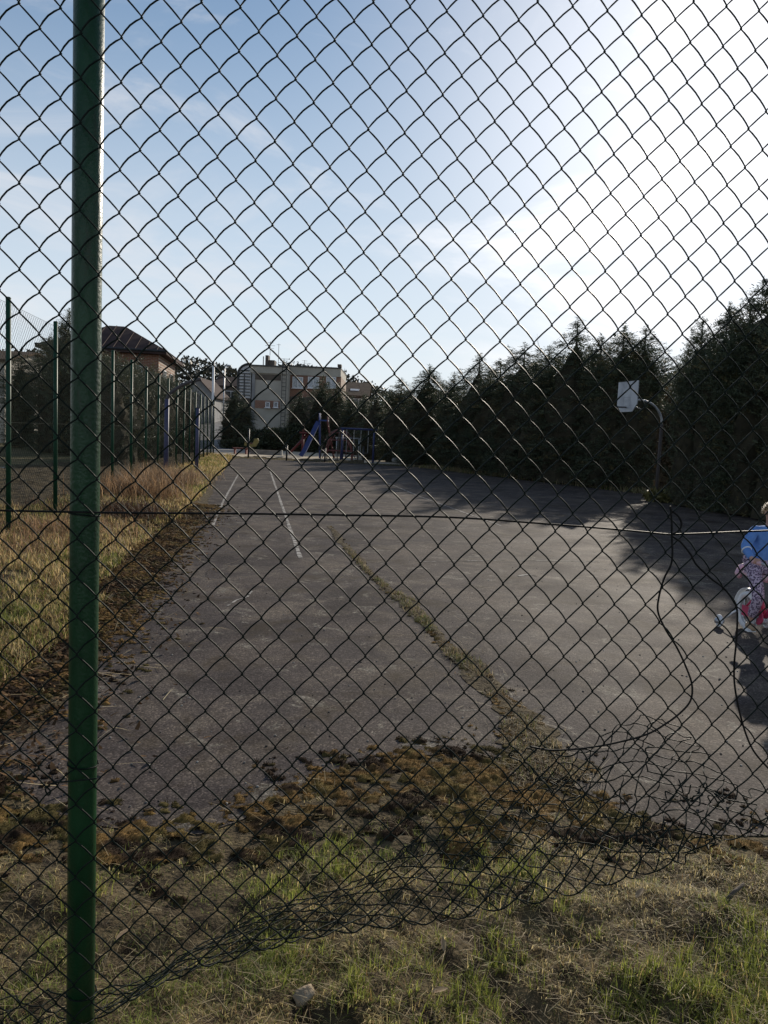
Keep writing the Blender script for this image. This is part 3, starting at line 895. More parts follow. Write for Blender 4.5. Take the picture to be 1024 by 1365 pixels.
WW, HH = 0.0708, 0.0767
zfp = [(-2600, 1420), (-500, 1400), (0, 1390), (60, 1375), (110, 1362), (150, 1340), (220, 1300), (300, 1272), (400, 1245), (500, 1232), (600, 1218), (700, 1198), (780, 1182), (860, 1160), (940, 1125), (1024, 1108), (1150, 1100), (1500, 1120)]
fu = np.array([fplane(*p)[0] for p in zfp]); fz = np.array([fplane(*p)[1] for p in zfp])
ZT = 2.90
r_w = 0.00172
ua, za = fplane(136, 20)          # a measured knot of the mesh
phase_u = ua / (WW / 2); phase_z = (ZT - za) / (HH / 2)
k0 = int(math.floor((-3.3) / (WW / 2))); k1 = int(math.ceil(3.2 / (WW / 2)))
NR = int((ZT - 0.02) / (HH / 2))
def mesh_map(u, v):
    """flat mesh coordinates -> world; below the fold line the mesh is rolled away from the viewer"""
    zf = np.interp(u, fu, fz)
    # slow sag and stretch of the net
    du = 0.008 * (fbm(u * .9, v * 1.1, 101) - .5) + 0.002 * (fbm(u * 4, v * 4, 102) - .5)
    dv = 0.016 * (fbm(u * .8 + 3, v * .9, 103) - .5) + 0.002 * (fbm(u * 4, v * 4, 104) - .5)
    nn_ = 0.03 * (fbm(u * .7, v * .8, 105) - .5)
    near = sstep(.32, 0.0, (ZT - v) - zf)
    right = sstep(.0, .75, u)
    du = du + near * (.008 + .014 * right) * (fbm(u * 5, v * 5, 106) - .5)
    dv = dv + near * (.008 + .015 * right) * (fbm(u * 5, v * 5, 107) - .5)
    nn_ = nn_ + near * (.015 + .04 * right) * (fbm(u * 4, v * 4, 108) - .5)
    t = v - (ZT - zf)
    Rr = .022
    A = np.interp(u, [-3, -.7, -.5, .0, .35, .7, 1.2], np.radians([80, 78, 66, 74, 98, 104, 96]))
    A = A + .35 * (fbm(u * 2.2, u * 0, 109) - .5)
    tt = np.clip(t, 0, None)
    ang = np.minimum(tt / Rr, A)
    n1 = Rr * (1 - np.cos(ang)); z1 = -Rr * np.sin(ang)
    ex = np.clip(tt - Rr * A, 0, None)
    # flap buckles as it goes
    bend = 1 - .25 * ex
    n1 = n1 + ex * np.sin(A) * bend; z1 = z1 - ex * np.cos(A) * bend
    tang = sstep(.02, .2, tt) * (.3 + .45 * right)
    n1 = n1 + tang * .09 * (fbm(u * 7, v * 7, 111) - .5); z1 = z1 + tang * .07 * (fbm(u * 8, v * 8, 112) - .5); du = du + tang * .07 * (fbm(u * 8, v * 8, 113) - .5)
    z = np.where(t > 0, zf + z1, ZT - v) - dv
    z = np.maximum(z, .02)
    return u + du, z, nn_ + n1
SUB = 4
fo = Vector(fence.location)
NS = 5
ringa = np.arange(NS) * 2 * np.pi / NS
for k in range(k0, k1):
    c = k
    rows = np.arange(0, NR)
    # torn away on the right: wires end early by random lengths
    uc = (c + .5) * WW / 2
    par = (c + rows) % 2
    # knots: lattice anchored to the measured knot
    ucol = np.where(par == 0, c, c + 1) * WW / 2 + (ua - round(ua / (WW / 2)) * WW / 2)
    off = (phase_z - round(phase_z)) * HH / 2
    pshift = (round(ua / (WW / 2)) + round(phase_z)) % 2
    vrow = (rows + pshift) * HH / 2 + off
    side = np.where(par == 0, -1.0, 1.0)          # wire sits at its left or right knot
    u = ucol + side * r_w * .9
    # subdivide
    uu, vv, dd = [], [], []
    for a in range(SUB):
        s = a / SUB
        un = np.append(u[1:], u[-1]); vn = np.append(vrow[1:], vrow[-1])
        sg = -side                                  # +1: running to the right going down ('\'), -1: '/'
        sg_n = sg
        e = s + .10 * math.sin(2 * math.pi * s) * -1      # straighter middle, tighter bend at the knots
        bow = math.sin(math.pi * s) * .0032
        bl = np.clip(.5 - ucol * .8, 0, 1); br = 1 - bl
        bo = np.where(sg < 0, bow * (bl * 1.2 + .2), -bow * (br * 1.2 + .2))
        uu.append(u + (un - u) * s - bo * .7 * 1)
        vv.append(vrow + (vn - vrow) * s - bo * .7 * np.where(sg < 0, 1, -1))
        dd.append(sg * math.sin(math.pi * s) * r_w * 1.05)
    U = np.stack(uu, 1).ravel(); Vv = np.stack(vv, 1).ravel(); Dd = np.stack(dd, 1).ravel()
    U = U[:-(SUB - 1)]; Vv = Vv[:-(SUB - 1)]; Dd = Dd[:-(SUB - 1)]
    mu, mz, mn = mesh_map(U, Vv)
    ok = np.ones(len(mu), bool)
    if uc > .95:
        cut = ZT - np.interp(uc, fu, fz) + random.uniform(-.02, .30)
        ok = Vv < cut
    mn = mn + Dd
    P = np.stack([FP.x + FE.x * mu + FN.x * mn - fo.x, FP.y + FE.y * mu + FN.y * mn - fo.y, mz - fo.z], 1)[ok]
    T = np.gradient(P, axis=0); T /= np.linalg.norm(T, axis=1)[:, None] + 1e-9
    ref = np.array([FN.x, FN.y, .02]); B = np.cross(T, ref); B /= np.linalg.norm(B, axis=1)[:, None] + 1e-6
    N = np.cross(B, T)
    ringp = P[:, None] + r_w * (np.cos(ringa)[None, :, None] * B[:, None] + np.sin(ringa)[None, :, None] * N[:, None])
    n = len(P)
    ii = (np.arange(n - 1) * NS)[:, None] + np.arange(NS)[None]
    jj = (np.arange(n - 1) * NS)[:, None] + (np.arange(NS)[None] + 1) % NS
    Fq = np.stack([ii, jj, jj + NS, ii + NS], -1).reshape(-1, 4)
    link('wire', np_mesh('wire', ringp.reshape(-1, 3), Fq, M['wire'], smooth=True), fence)

# tension wire and wires hanging loose
def spline(pts, n=10):
    P = [Vector(p) for p in pts]; out = []
    for i in range(len(P) - 1):
        a = P[max(i - 1, 0)]; b = P[i]; c = P[i + 1]; d = P[min(i + 2, len(P) - 1)]
        for k in range(n):
            t = k / n
            out.append(.5 * ((2 * b) + (c - a) * t + (2 * a - 5 * b + 4 * c - d) * t * t + (3 * b - a - 3 * c + d) * t ** 3))
    return out + [P[-1]]
def fwire(name, px, r=.0022, off=.006, matn='loose'):
    pts = [fpos(*fplane(a, b), off + (q[0] if q else 0)) for a, b, *q in px]
    return MB().tube(local(spline(pts)), r, 7).build(name, M[matn], fence, True)
fwire('tension_wire', [(-700, 668), (-200, 677), (0, 681), (150, 684), (300, 685), (450, 687), (600, 690), (720, 698), (820, 706), (893, 713)], .0021)
fwire('tension_wire', [(893, 713), (930, 712), (1024, 708), (1200, 702), (1700, 690)], .0021)
fwire('loose_wire', [(891, 674), (893, 695), (893, 714), (894, 735), (892, 752), (883, 770), (876, 795), (875, 815), (885, 838), (900, 862), (913, 890), (920, 912), (918, 932), (905, 948), (885, 963), (860, 977), (820, 988), (780, 995), (735, 998), (705, 993)], .0021, -.008)
fwire('loose_wire', [(892, 680), (902, 688), (906, 698), (902, 707), (893, 713), (905, 722), (918, 738), (926, 752), (945, 770), (962, 783), (975, 800), (980, 815), (979, 850), (976, 885), (977, 915), (985, 955), (997, 990), (1012, 1012), (1040, 1040)], .0021, -.008)
# unravelled ends in the tear, low on the right
rl = random.Random(5)
for (px, py, n, sp) in [(955, 1075, 9, 26), (905, 1090, 6, 22), (990, 1095, 8, 22), (880, 1130, 4, 20), (960, 1145, 6, 30), (760, 1075, 9, 38), (690, 1090, 5, 40), (830, 1130, 5, 30), (740, 1010, 4, 26), (560, 1130, 3, 45), (410, 1150, 2, 45), (1060, 1090, 8, 30), (640, 1140, 3, 40)]:
    for q in range(max(1, int(n * .55))):
        x, y = px + rl.gauss(0, sp), py + rl.gauss(0, sp * .6)
        a = rl.uniform(0, 6.28); st = rl.uniform(7, 14)
        pts = []; o_ = rl.uniform(.0, .14)
        for s in range(rl.randint(4, 8)):
            pts.append((x, y, o_ + rl.uniform(-.02, .02)))
            a += rl.gauss(0, .95)
            x += math.cos(a) * st; y += math.sin(a) * st * .75
        fwire('loose_strand', pts, .0016, 0, 'wire')
# stray loop at the left of the post and tie wires round the post
fwire('tie_wire', [(20, 1010), (40, 1022), (58, 1042), (68, 1052), (66, 1058), (62, 1050), (72, 1042), (92, 1040), (130, 1036)], .0016, -.006, 'wire')
for py in (1030, 1340, 690):
    u, z = fplane(110, py)
    pts = []
    for k in range(13):
        a = 2 * math.pi * k / 12
        pts.append(fpos(u0 - .009 + .030 * math.cos(a), z + .006 * math.sin(a * .5), .036 + .030 * math.sin(a)))
    MB().tube(local(pts), .0016, 6).build('tie_wire', M['wire'], fence, True)

# ------------------------------------------------------------------ LEFT FENCE receding along the court
lf0 = Vector((-3.15 - .148 * 7.17, 7.17, 0)); lfd = Vector((-.148, 1, 0)).normalized()
LSTEP = 2.0 / lfd.y
LH = 2.9
lf = thing('wire_fence', 'tall green post and wire fence running back along the left side of the court', 'fence', (lf0.x, lf0.y, 0), math.atan2(lfd.y, lfd.x))
pm = MB().tube([(0, 0, -.1), (0, 0, LH)], .03, 10).mesh('post', M['farpost'], True)
pcap = MB().ball((0, 0, LH), .033, (1, 1, .5), 10, 5).mesh('post_cap', M['farpost'], True)
mb = MB()
st = .0848 / 2
zb, zt = .06, LH - .05
def rod(a, b, r=.0014):
    a, b = Vector(a), Vector(b); d = (b - a).normalized(); u = Vector((0, 1, 0)); w = d.cross(u)
    ps = [(0, 1), (.87, -.5), (-.87, -.5)]
    mb.add([p + (u * y + w * x) * r for p in (a, b) for x, y in ps], [(0, 1, 4, 3), (1, 2, 5, 4), (2, 0, 3, 5)])
hgt = zt - zb
s = -hgt
while s < LSTEP:
    a0 = max(s, 0); a1 = min(s + hgt, LSTEP)
    if a1 - a0 > .02:
        rod((a0, .001, zb + a0 - s), (a1, .001, zb + a1 - s))
        rod((a0, -.001, zt - (a0 - s)), (a1, -.001, zt - (a1 - s)))
    s += .0848
for z in (zb, (zb + zt) / 2, zt):
    rod((0, 0, z), (LSTEP, 0, z), .002)
pnl = mb.mesh('wire_panel', M['farwire'])
for i in range(18):
    o = link('post', pm, lf, (LSTEP * i, 0, 0)); o.rotation_euler = (random.uniform(-.006, .006), random.uniform(-.008, .008), 0)
    link('post_cap', pcap, o)
    if i < 17:
        link('wire_panel', pnl, lf, (LSTEP * i, .02, 0))['kind'] = 'stuff'

# ------------------------------------------------------------------ TREES
def conifer(seed, H=6.0, rad=1.25, n_br=340, droop=.35, up=.0, spire=1.0, step=.075, needle=(.07, .13), shape=1.0):
    """crown of branches with needle sprays, plus dark inner twigs; returns crown mesh data"""
    g = np.random.default_rng(seed)
    Vs, Cs = [], []
    nb = n_br
    hh = g.random(nb) ** 1.15 * .97 + .01
    hh = np.concatenate([hh, np.linspace(.84, 1.0, 12)])
    lead = [(0.0, 0.0, 1.0)] + [(rad * .5 * math.cos(q) * g.uniform(.5, 1.1), rad * .5 * math.sin(q) * g.uniform(.5, 1.1), g.uniform(.80, 1.0)) for q in g.uniform(0, 6.283, 5)]
    for bi, h in enumerate(hh):
        lx_, ly_, lh = lead[0] if (bi % 3 == 0 or bi >= nb) else lead[1 + bi % 5]
        z = h * H * lh
        rr = rad * (min(1.0, (1 - h) / .30) ** shape * .96 + .03) * (.8 + .2 * math.sin(h * 9 + seed)) * g.uniform(.72, 1.18)
        rr *= (1 if h > .12 else .82) * (1 if lh == 1 else .85)
        a = g.uniform(0, 6.283)
        n = max(3, int(rr / step))
        t = np.linspace(.22, 1, n) if rr > .4 else np.linspace(.05, 1, n)
        ba = a + g.normal(0, .12) * t
        px = lx_ + np.cos(ba) * rr * t; py = ly_ + np.sin(ba) * rr * t
        pz = z - droop * rr * t ** 1.4 * (1 - up) + up * rr * t * .9 + .16 * rr * t ** 3
        per = 5
        N = n * per
        bx = np.repeat(px, per) + g.normal(0, .03, N); by = np.repeat(py, per) + g.normal(0, .03, N); bz = np.repeat(pz, per) + g.normal(0, .03, N)
        L = g.uniform(*needle, N) * (1.25 - .45 * np.repeat(t, per))
        az = np.repeat(ba, per) + g.normal(0, .95, N)
        el = g.normal(.12 + .5 * up, .45, N)
        d = np.stack([np.cos(az) * np.cos(el), np.sin(az) * np.cos(el), np.sin(el)], 1)
        w = np.cross(d, g.normal(0, 1, (N, 3))); w /= np.linalg.norm(w, axis=1)[:, None] + 1e-6
        ww = (L * g.uniform(.16, .30, N))[:, None]
        b = np.stack([bx, by, bz], 1)
        Vs.append(np.stack([b - w * ww * .5, b + w * ww * .5, b + d * L[:, None]], 1))
        u = g.random((N, 1))
        base = np.array([.038, .052, .032]) * (1 - u) + np.array([.095, .11, .06]) * u
        brown = g.random() < .10
        Cs.append(base * (np.array([1.7, 1.15, .85]) if brown else 1) * g.uniform(.75, 1.25))
    # leader
    V = np.concatenate(Vs); Cc = np.concatenate(Cs)
    n = len(V)
    return V.reshape(-1, 3), np.arange(3 * n).reshape(-1, 3), np.repeat(Cc, 3, 0)
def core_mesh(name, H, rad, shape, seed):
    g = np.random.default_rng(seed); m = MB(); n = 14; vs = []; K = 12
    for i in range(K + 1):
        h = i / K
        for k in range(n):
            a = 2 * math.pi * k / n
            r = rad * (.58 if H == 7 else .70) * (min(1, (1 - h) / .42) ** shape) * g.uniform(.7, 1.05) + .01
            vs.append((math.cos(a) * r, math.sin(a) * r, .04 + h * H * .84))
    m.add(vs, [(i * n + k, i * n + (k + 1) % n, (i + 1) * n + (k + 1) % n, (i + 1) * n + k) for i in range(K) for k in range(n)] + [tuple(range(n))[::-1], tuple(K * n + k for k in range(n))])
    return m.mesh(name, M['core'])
def tree_kind(seed, **kw):
    H, rad, sh = kw.get('H', 6.0), kw.get('rad', 1.25), kw.get('shape', 1.0)
    v, f, c = conifer(seed, **kw)
    cr = np_mesh('crown', v, f, M['needles'], c)
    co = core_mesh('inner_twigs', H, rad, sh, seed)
    tr = MB().tube([(0, 0, -.1), (0.02, 0, H * .4), (-.01, .01, H * .8), (0, 0, H * .985)], [.11, .08, .04, .008], 8).mesh('trunk', M['bark'], True)
    return dict(H=H, crown=cr, core=co, trunk=tr)
SPR = [tree_kind(11, n_br=1000, rad=1.2, shape=.95), tree_kind(12, n_br=1000, rad=1.15, droop=.2, shape=.75), tree_kind(13, n_br=1000, rad=1.3, droop=.4, shape=.85), tree_kind(14, n_br=1000, rad=1.1, droop=.1, up=.25, shape=.7)]
BIG = [tree_kind(21, n_br=1500, rad=1.5, H=7, droop=.25, up=.1, shape=.62, step=.085, needle=(.08, .15)), tree_kind(22, n_br=1500, rad=1.6, H=7, droop=.1, up=.3, shape=.55, step=.085, needle=(.08, .15))]
THU = [tree_kind(31, H=3, rad=.8, n_br=330, up=.8, droop=0, shape=.42, step=.06, needle=(.05, .1)), tree_kind(32, H=3, rad=.75, n_br=330, up=.7, droop=0, shape=.5, step=.06, needle=(.05, .1))]
def plant(kind, loc, H, wid, rz, label, name='conifer', cat='tree', group=None):
    t = thing(name, label, cat, loc, rz, group)
    s = H / kind['H']
    t.scale = (s * wid, s * wid, s)
    link('trunk', kind['trunk'], t)
    o = link('crown', kind['crown'], t)
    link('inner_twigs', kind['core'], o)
    return t
ordw = ['first', 'second', 'third', 'fourth', 'fifth', 'sixth', 'seventh', 'eighth', 'ninth', 'tenth', 'eleventh', 'twelfth', 'thirteenth']
row = [(503, 516, 47), (536, 504, 44.5), (573, 487, 42), (606, 497, 39.5), (640, 472, 37), (668, 479, 35), (700, 457, 33), (733, 462, 31), (771, 424, 29.5), (803, 446, 28.5), (833, 432, 27.5), (862, 434, 26.8)]
look = ['low rounded', 'low', 'pointed', 'short', 'pointed', 'ragged', 'broad', 'loose topped', 'tall pointed', 'blunt', 'tall ragged', 'tall']
for i, (px, ty, Yd) in enumerate(row):
    p = at(px, ty, Yd)
    k = len(row) - 1 - i
    where = 'just left of the basketball hoop pole' if k == 0 else ordw[k] + ' from the basketball hoop going left'
    plant(SPR[i % 4], (p.x, Yd, 0), p.z, 1.3 + .15 * (i % 3) - (.28 if i > 7 else 0), random.uniform(0, 6), f'{look[i]} dark conifer in the front row, {where}', group='conifers in a row along the right side of the court')
    # a fuller neighbour one step behind fills the gaps
back = [(520, 522, 51), (590, 512, 46), (655, 496, 41), (716, 480, 37), (786, 462, 33.5), (848, 462, 31), (880, 498, 33)]
bl_ = ['behind the lowest trees by the playground', 'behind the third and fourth trees from the playground', 'behind the fifth and sixth trees from the playground', 'behind the seventh and eighth trees from the playground', 'behind the tall pointed tree', 'behind the tree next to the hoop pole', 'low in the gap behind the hoop pole']
for i, (px, ty, Yd) in enumerate(back):
    p = at(px, ty, Yd)
    plant(SPR[(i + 2) % 4], (p.x, Yd, 0), p.z, 1.6, random.uniform(0, 6), f'dark conifer of the second row {bl_[i]}', group='conifers of the second row')
bigs = [(918, 462, 22.4, 'narrow dark thuja at the left end of the big clump right of the hoop'), (938, 424, 20.3, 'second dark thuja right of the hoop, with a ragged top'), (972, 404, 19.5, 'third dark thuja right of the hoop, with loose twigs on top'), (1002, 402, 18.9, 'fourth dark thuja right of the hoop, rising behind the child'), (1034, 358, 18.2, 'tallest dark thuja at the right edge of the picture'), (1085, 352, 17.0, 'dark thuja cut off by the right edge of the picture, behind the tallest one')]
for i, (px, ty, Yd, lb) in enumerate(bigs):
    p = at(px, ty, Yd)
    plant(BIG[i % 2], (p.x, Yd, 0), p.z, [.5, .75, .85, .9, .95, 1.0][i], random.uniform(0, 6), lb, name='thuja', group='big thujas right of the hoop')

# row of thujas behind the left fence
lfl = [(66, 446, 37), (92, 412, 35), (28, 470, 42), (143, 474, 26), (158, 483, 27.5), (174, 487, 29), (187, 492, 31), (201, 498, 33.5), (214, 502, 36), (228, 508, 39.5), (243, 514, 43)]
lll = ['dark bushy conifer behind the left fence, left of the tall one', 'tall dark conifer behind the left fence, half hidden by the green post', 'dark round conifer far behind the first left fence panel', 'hedge thuja behind the left fence, nearest to the green post', 'hedge thuja second from the green post', 'hedge thuja third from the green post', 'hedge thuja fourth from the green post', 'hedge thuja fifth from the green post', 'hedge thuja just left of the blue hoop pole', 'hedge thuja just right of the blue hoop pole', 'hedge thuja farthest along the left fence']
for i, (px, ty, Yd) in enumerate(lfl):
    p = at(px, ty, Yd)
    plant((BIG if i < 3 else THU)[i % 2], (p.x, Yd, 0), p.z, [.8, .8, 1.1, 1.15, 1.15, 1.2, 1.2, 1.2, 1.2, 1.3, 1.3][i], random.uniform(0, 6), lll[i], name='thuja', group='thujas behind the left fence')

# bare trees
def bare_tree(seed, H=5.0):
    g = random.Random(seed); m = MB(); tw = MB()
    def grow(p, d, L, r, lv):
        n = 4; pts = [p]; q = p.copy(); dd = d.copy()
        for i in range(n):
            dd = (dd + Vector((g.gauss(0, .12), g.gauss(0, .12), g.gauss(.05, .08)))).normalized()
            q = q + dd * (L / n); pts.append(q.copy())
        (m if lv == 0 else tw).tube(pts, [r * (1 - .6 * i / n) for i in range(n + 1)], 5 if lv < 2 else 3, caps=False)
        if lv < 4:
            for i in range(3 if lv else 6):
                b = pts[g.randint(1, n)]
                e = (dd + Vector((g.gauss(0, .6), g.gauss(0, .6), g.gauss(.15, .3)))).normalized()
                grow(b, e, L * g.uniform(.45, .72), max(r * .5, .006), lv + 1)
    grow(Vector((0, 0, -.05)), Vector((0, 0, 1)), H * .5, .06, 0)
    return m.mesh('trunk', M['bark'], True), tw.mesh('branches', M['twig'])
BT = [bare_tree(3), bare_tree(4)]
for i, (px, ty, Yd, lb) in enumerate([(728, 438, 36, 'bare grey tree sticking out above the conifers left of the tallest group'), (893, 470, 30, 'thin bare tree in the gap right of the hoop pole'), (492, 500, 75, 'bare tree beside the brown roof right of the flat building'), (815, 420, 35, 'bare twiggy tree behind the tall pointed conifer'), (222, 492, 60, 'bare bushy tree right of the brick house'), (957, 400, 24, 'bare twiggy tree standing out above the thujas on the right'), (250, 500, 75, 'bare tree left of the grey gable'), (905, 480, 28, 'thin bare sapling against the sky beside the big thujas')]):
    p = at(px, ty, Yd); t = thing('bare_tree', lb, 'tree', (p.x, Yd, float(terrain(p.x, Yd)) - .05), random.uniform(0, 6), 'bare trees')
    s = (p.z - t.location.z) / 5.6; t.scale = (s * .8, s * .8, s)
    tr, br = BT[i % 2]
    link('trunk', tr, t); link('branches', br, t)

# brown creeper on a slim trunk by the hoop pole
def leafy(name, pts_n, cx, cz, sx, sy, sz, cols, size, seed, label, cat, loc, stem=True, low=0):
    g = np.random.default_rng(seed)
    a = g.normal(0, 1, (pts_n, 3)); a /= np.linalg.norm(a, axis=1)[:, None]
    q = a * (g.random((pts_n, 1)) ** .4) * np.array([sx, sy, sz])
    q *= (.7 + .6 * fbm(a[:, 0] * 2 + 5, a[:, 2] * 2 + a[:, 1] * 2 + 5, seed))[:, None]
    q[:, 2] += cz; k = q[:, 2] > .02; q = q[k]; n = len(q)
    d = g.normal(0, 1, (n, 3)); d[:, 2] += .3; d /= np.linalg.norm(d, axis=1)[:, None]
    w = np.cross(d, g.normal(0, 1, (n, 3))); w /= np.linalg.norm(w, axis=1)[:, None]
    L = g.uniform(*size, n)[:, None]
    V = np.stack([q - w * L * .25, q + w * L * .25, q + d * L], 1)
    u = g.random((n, 1)); c = np.array(cols[0]) * (1 - u) + np.array(cols[1]) * u
    t = thing(name, label, cat, loc)
    link('foliage', np_mesh('foliage', V.reshape(-1, 3), np.arange(3 * n).reshape(-1, 3), M['needles'], np.repeat(c, 3, 0)), t)
    if stem:
        m = MB()
        for s_ in range(5):
            m.tube([(g.normal(0, .03), g.normal(0, .03), -.03), (g.normal(0, sx * .25), g.normal(0, sy * .25), cz * .6), (g.normal(0, sx * .4), g.normal(0, sy * .4), cz + sz * .6)], [.02, .013, .005], 5)
        m.build('stem', M['twig'], t, True)
    return t
hp = Vector((7.62, 21.6, 0))
leafy('creeper', 2600, 0, 1.5, .26, .26, 1.55, [(.05, .035, .02), (.12, .085, .045)], (.06, .13), 5, 'brown withered creeper climbing beside the hoop pole', 'plant', (hp.x + .3, hp.y + .45, 0))
leafy('weed_clump', 1500, 0, .12, .55, .4, .22, [(.08, .08, .025), (.19, .16, .06)], (.08, .18), 6, 'lit yellowish weeds at the foot of the hoop pole', 'plant', (hp.x + .2, hp.y - .1, 0), False)
# verge weeds under the right trees (uncountable)
n = 7000
t = rng.random(n)
wx = np.interp(t, [0, .3, .6, 1], [8.9, 8.8, 6.2, 1.8]) + rng.normal(.3, .35, n); wy = np.interp(t, [0, .3, .6, 1], [17.5, 24.2, 30, 38.5]) + rng.normal(.1, .4, n)
collect(*blades(wx, wy, np.full(n, 0.), rng.uniform(.1, .3, n), rng.uniform(.012, .03, n), rng.uniform(0, 6.28, n), np.abs(rng.normal(.5, .4, n)), palette(n, np.full(n, .3)), rng.uniform(.2, .9, n)))
# strip before the sand
n = 5000
wx = rng.uniform(-9.5, 4, n); wy = np.interp(wx, [-10, 4], [40.6, 39.6]) + rng.normal(0, .28, n)
collect(*blades(wx, wy, np.full(n, 0.), rng.uniform(.03, .08, n), rng.uniform(.015, .03, n), rng.uniform(0, 6.28, n), np.abs(rng.normal(.6, .4, n)), palette(n, np.full(n, .35)) * .6, rng.uniform(.2, .9, n)))
tag(flush('edge_weeds', M['grass']), 'low weeds along the far and right edges of the court', 'grass', kind='stuff')

# tall dry weeds between the left fence and the court
def dry_weeds(px, py, n, w, h, seed, label, tint):
    p = gp(px, py); g = np.random.default_rng(seed)
    x = p.x + g.normal(0, w, n); y = p.y + g.normal(0, w * 1.3, n)
    u = g.random((n, 1)); c = (np.array([.14, .09, .058]) * (1 - u) + np.array([.38, .28, .18]) * u) * np.array(tint)
    o = None
    v, f, cc = blades(x, y, np.zeros(n), g.uniform(.4, 1.0, n) * h * .8, g.uniform(.005, .013, n), g.uniform(0, 6.28, n), np.abs(g.normal(.4, .38, n)), c * g.uniform(.45, 1.25, (n, 1)), g.uniform(.1, 1.3, n))
    v = v - np.array([p.x, p.y, 0])
    t = thing('dry_weeds', label, 'plant', (p.x, p.y, .05), 0, 'dry weed clumps along the left fence')
    link('stalks', np_mesh('stalks', v, f, M['grass'], cc), t)
dry_weeds(175, 668, 3000, .40, .95, 1, 'tall rust brown dry weeds just right of the green post', (1.05, .95, .84))
dry_weeds(212, 650, 2400, .42, .95, 2, 'pale dry weeds in front of the blue hoop pole, second clump from the green post', (1.1, 1.05, 1))
dry_weeds(165, 694, 2200, .34, .5, 3, 'low dark brambles at the foot of the rust brown weeds', (.28, .24, .24))
dry_weeds(235, 640, 1100, .5, .6, 4, 'dry weeds by the foot of the blue hoop pole', (1, 1, 1))
dry_weeds(60, 720, 1500, .45, .5, 5, 'reddish dry weeds between the first two left fence posts', (1.1, .98, .88))
dry_weeds(20, 745, 900, .3, .35, 6, 'reddish dry weeds at the foot of the first left fence post', (1.1, 1, .9))
dry_weeds(75, 688, 700, .3, .45, 7, 'dark dry weeds at the second left fence post', (.5, .42, .4))

# ------------------------------------------------------------------ HOOPS AND POSTS
def arc(c, r, a0, a1, n, fx, fz):
    return [c + fx * (r * math.cos(a0 + (a1 - a0) * i / n)) + fz * (r * math.sin(a0 + (a1 - a0) * i / n)) for i in range(n + 1)]
Zv = Vector((0, 0, 1))
# right hoop: pole, curved arm, board seen edge-on, rim
t = thing('basketball_hoop', 'basketball hoop with white board on a curved steel pole among the right conifers', 'basketball hoop', hp)
px_ = Vector((-1, 0.05, 0)).normalized()
armpts = [Vector((0, 0, -.1)), Vector((0, 0, 1.2)), Vector((0, 0, 2.1))] + arc(Vector((0, 0, 2.15)) + px_ * .65, .65, math.pi, math.pi / 2 - .05, 12, px_, Zv) + [px_ * .95 + Zv * 2.80]
MB().tube(armpts[:3] + [armpts[3]], .045, 12).build('pole', M['rustpole'], t, True)
MB().tube(armpts[3:], .032, 10).build('arm', M['greysteel'], t, True)
bn = Vector((-math.cos(R(13)), -math.sin(R(13)), 0)); bs = Vector((-bn.y, bn.x, 0))
bc = px_ * .98 + Zv * 2.88
bw, bh = .52, .42
outl = [(-bw, bh), (bw, bh), (bw, -bh + .2), (bw - .22, -bh), (-bw + .22, -bh), (-bw, -bh + .2)]
m = MB(); nO = len(outl)
m.add([bc + bs * a + Zv * b + bn * c for c in (.025, -.0) for a, b in outl], [tuple(range(nO)), tuple(range(nO, 2 * nO))[::-1]] + [(i, nO + i, nO + (i + 1) % nO, (i + 1) % nO) for i in range(nO)])
bd = m.build('backboard', M['white'], t)
M['faded'] = mat('faded_print', (0.30, 0.31, 0.34), .6)
m = MB()
for (a, b, w, h) in [(0, -.02, .36, .012), (0, -.26, .36, .012), (-.18, -.14, .012, .25), (.18, -.14, .012, .25)]:
    m.box(bc + bs * a + Zv * b + bn * .028, (.004, w, h), Matrix.Rotation(R(13), 3, 'Z'))
m.build('target_square', M['faded'], bd)
rc = bc - Zv * .3 + bn * .26
o = MB().ring(rc, (0, 0, 1), .2, .012, 24, 6).build('rim', M['dark_metal'], t, True)
MB().tube([bc - Zv * .3 + bn * .02, rc - bn * .2], .018, 8).build('bracket', M['dark_metal'], o, True)
MB().tube([bc - Zv * .2 - bn * .03, px_ * .6 + Zv * 2.55], .014, 8).build('stay', M['greysteel'], t, True)
# left hoop: faded blue pole with a bare arm
lp0 = gp(221, 637)
t = thing('hoop_pole', 'faded blue hoop pole with a bare curved grey arm beside the left fence', 'pole', lp0)
px2 = Vector((1, .12, 0)).normalized()
hz = at(222, 532, lp0.y).z
MB().tube([(0, 0, -.1), (0, 0, hz)], [.068, .062], 14).build('pole', M['bluepost'], t, True)
pts = [Vector((0, 0, hz)), Vector((0, 0, hz + .12)) + px2 * .05] + [Vector((0, 0, hz + .22)) + px2 * .15, Vector((0, 0, hz + .42)) + px2 * .42, Vector((0, 0, hz + .56)) + px2 * .75, Vector((0, 0, hz + .62)) + px2 * .95]
MB().tube(spline(pts, 5), .05, 10).build('arm', M['rustpole'], t, True)
p = gp(262, 632); hh = at(262, 544, p.y).z
t = thing('net_post', 'straight dark blue net post beside the left fence, farther than the hoop pole', 'post', p)
MB().tube([(0, 0, -.1), (0, 0, hh)], .06, 12).build('pole', M['bluepost'], t, True)
MB().tube([(0, 0, hh), (0, 0, hh + .02)], .07, 12).build('cap', M['dark_metal'], t)
MB().ring((.07, 0, hh - .12), (0, 1, 0), .03, .008, 10, 5).build('hook', M['dark_metal'], t)
p = gp(242, 622); t = at(246, 574, p.y)
tag(MB().tube([(0, 0, -.05), (t.x - p.x, 0, t.z)], [.03, .022], 8).build('stake', M['white'], None, True, p), 'thin pale stake leaning behind the blue poles at the left fence', 'stake')

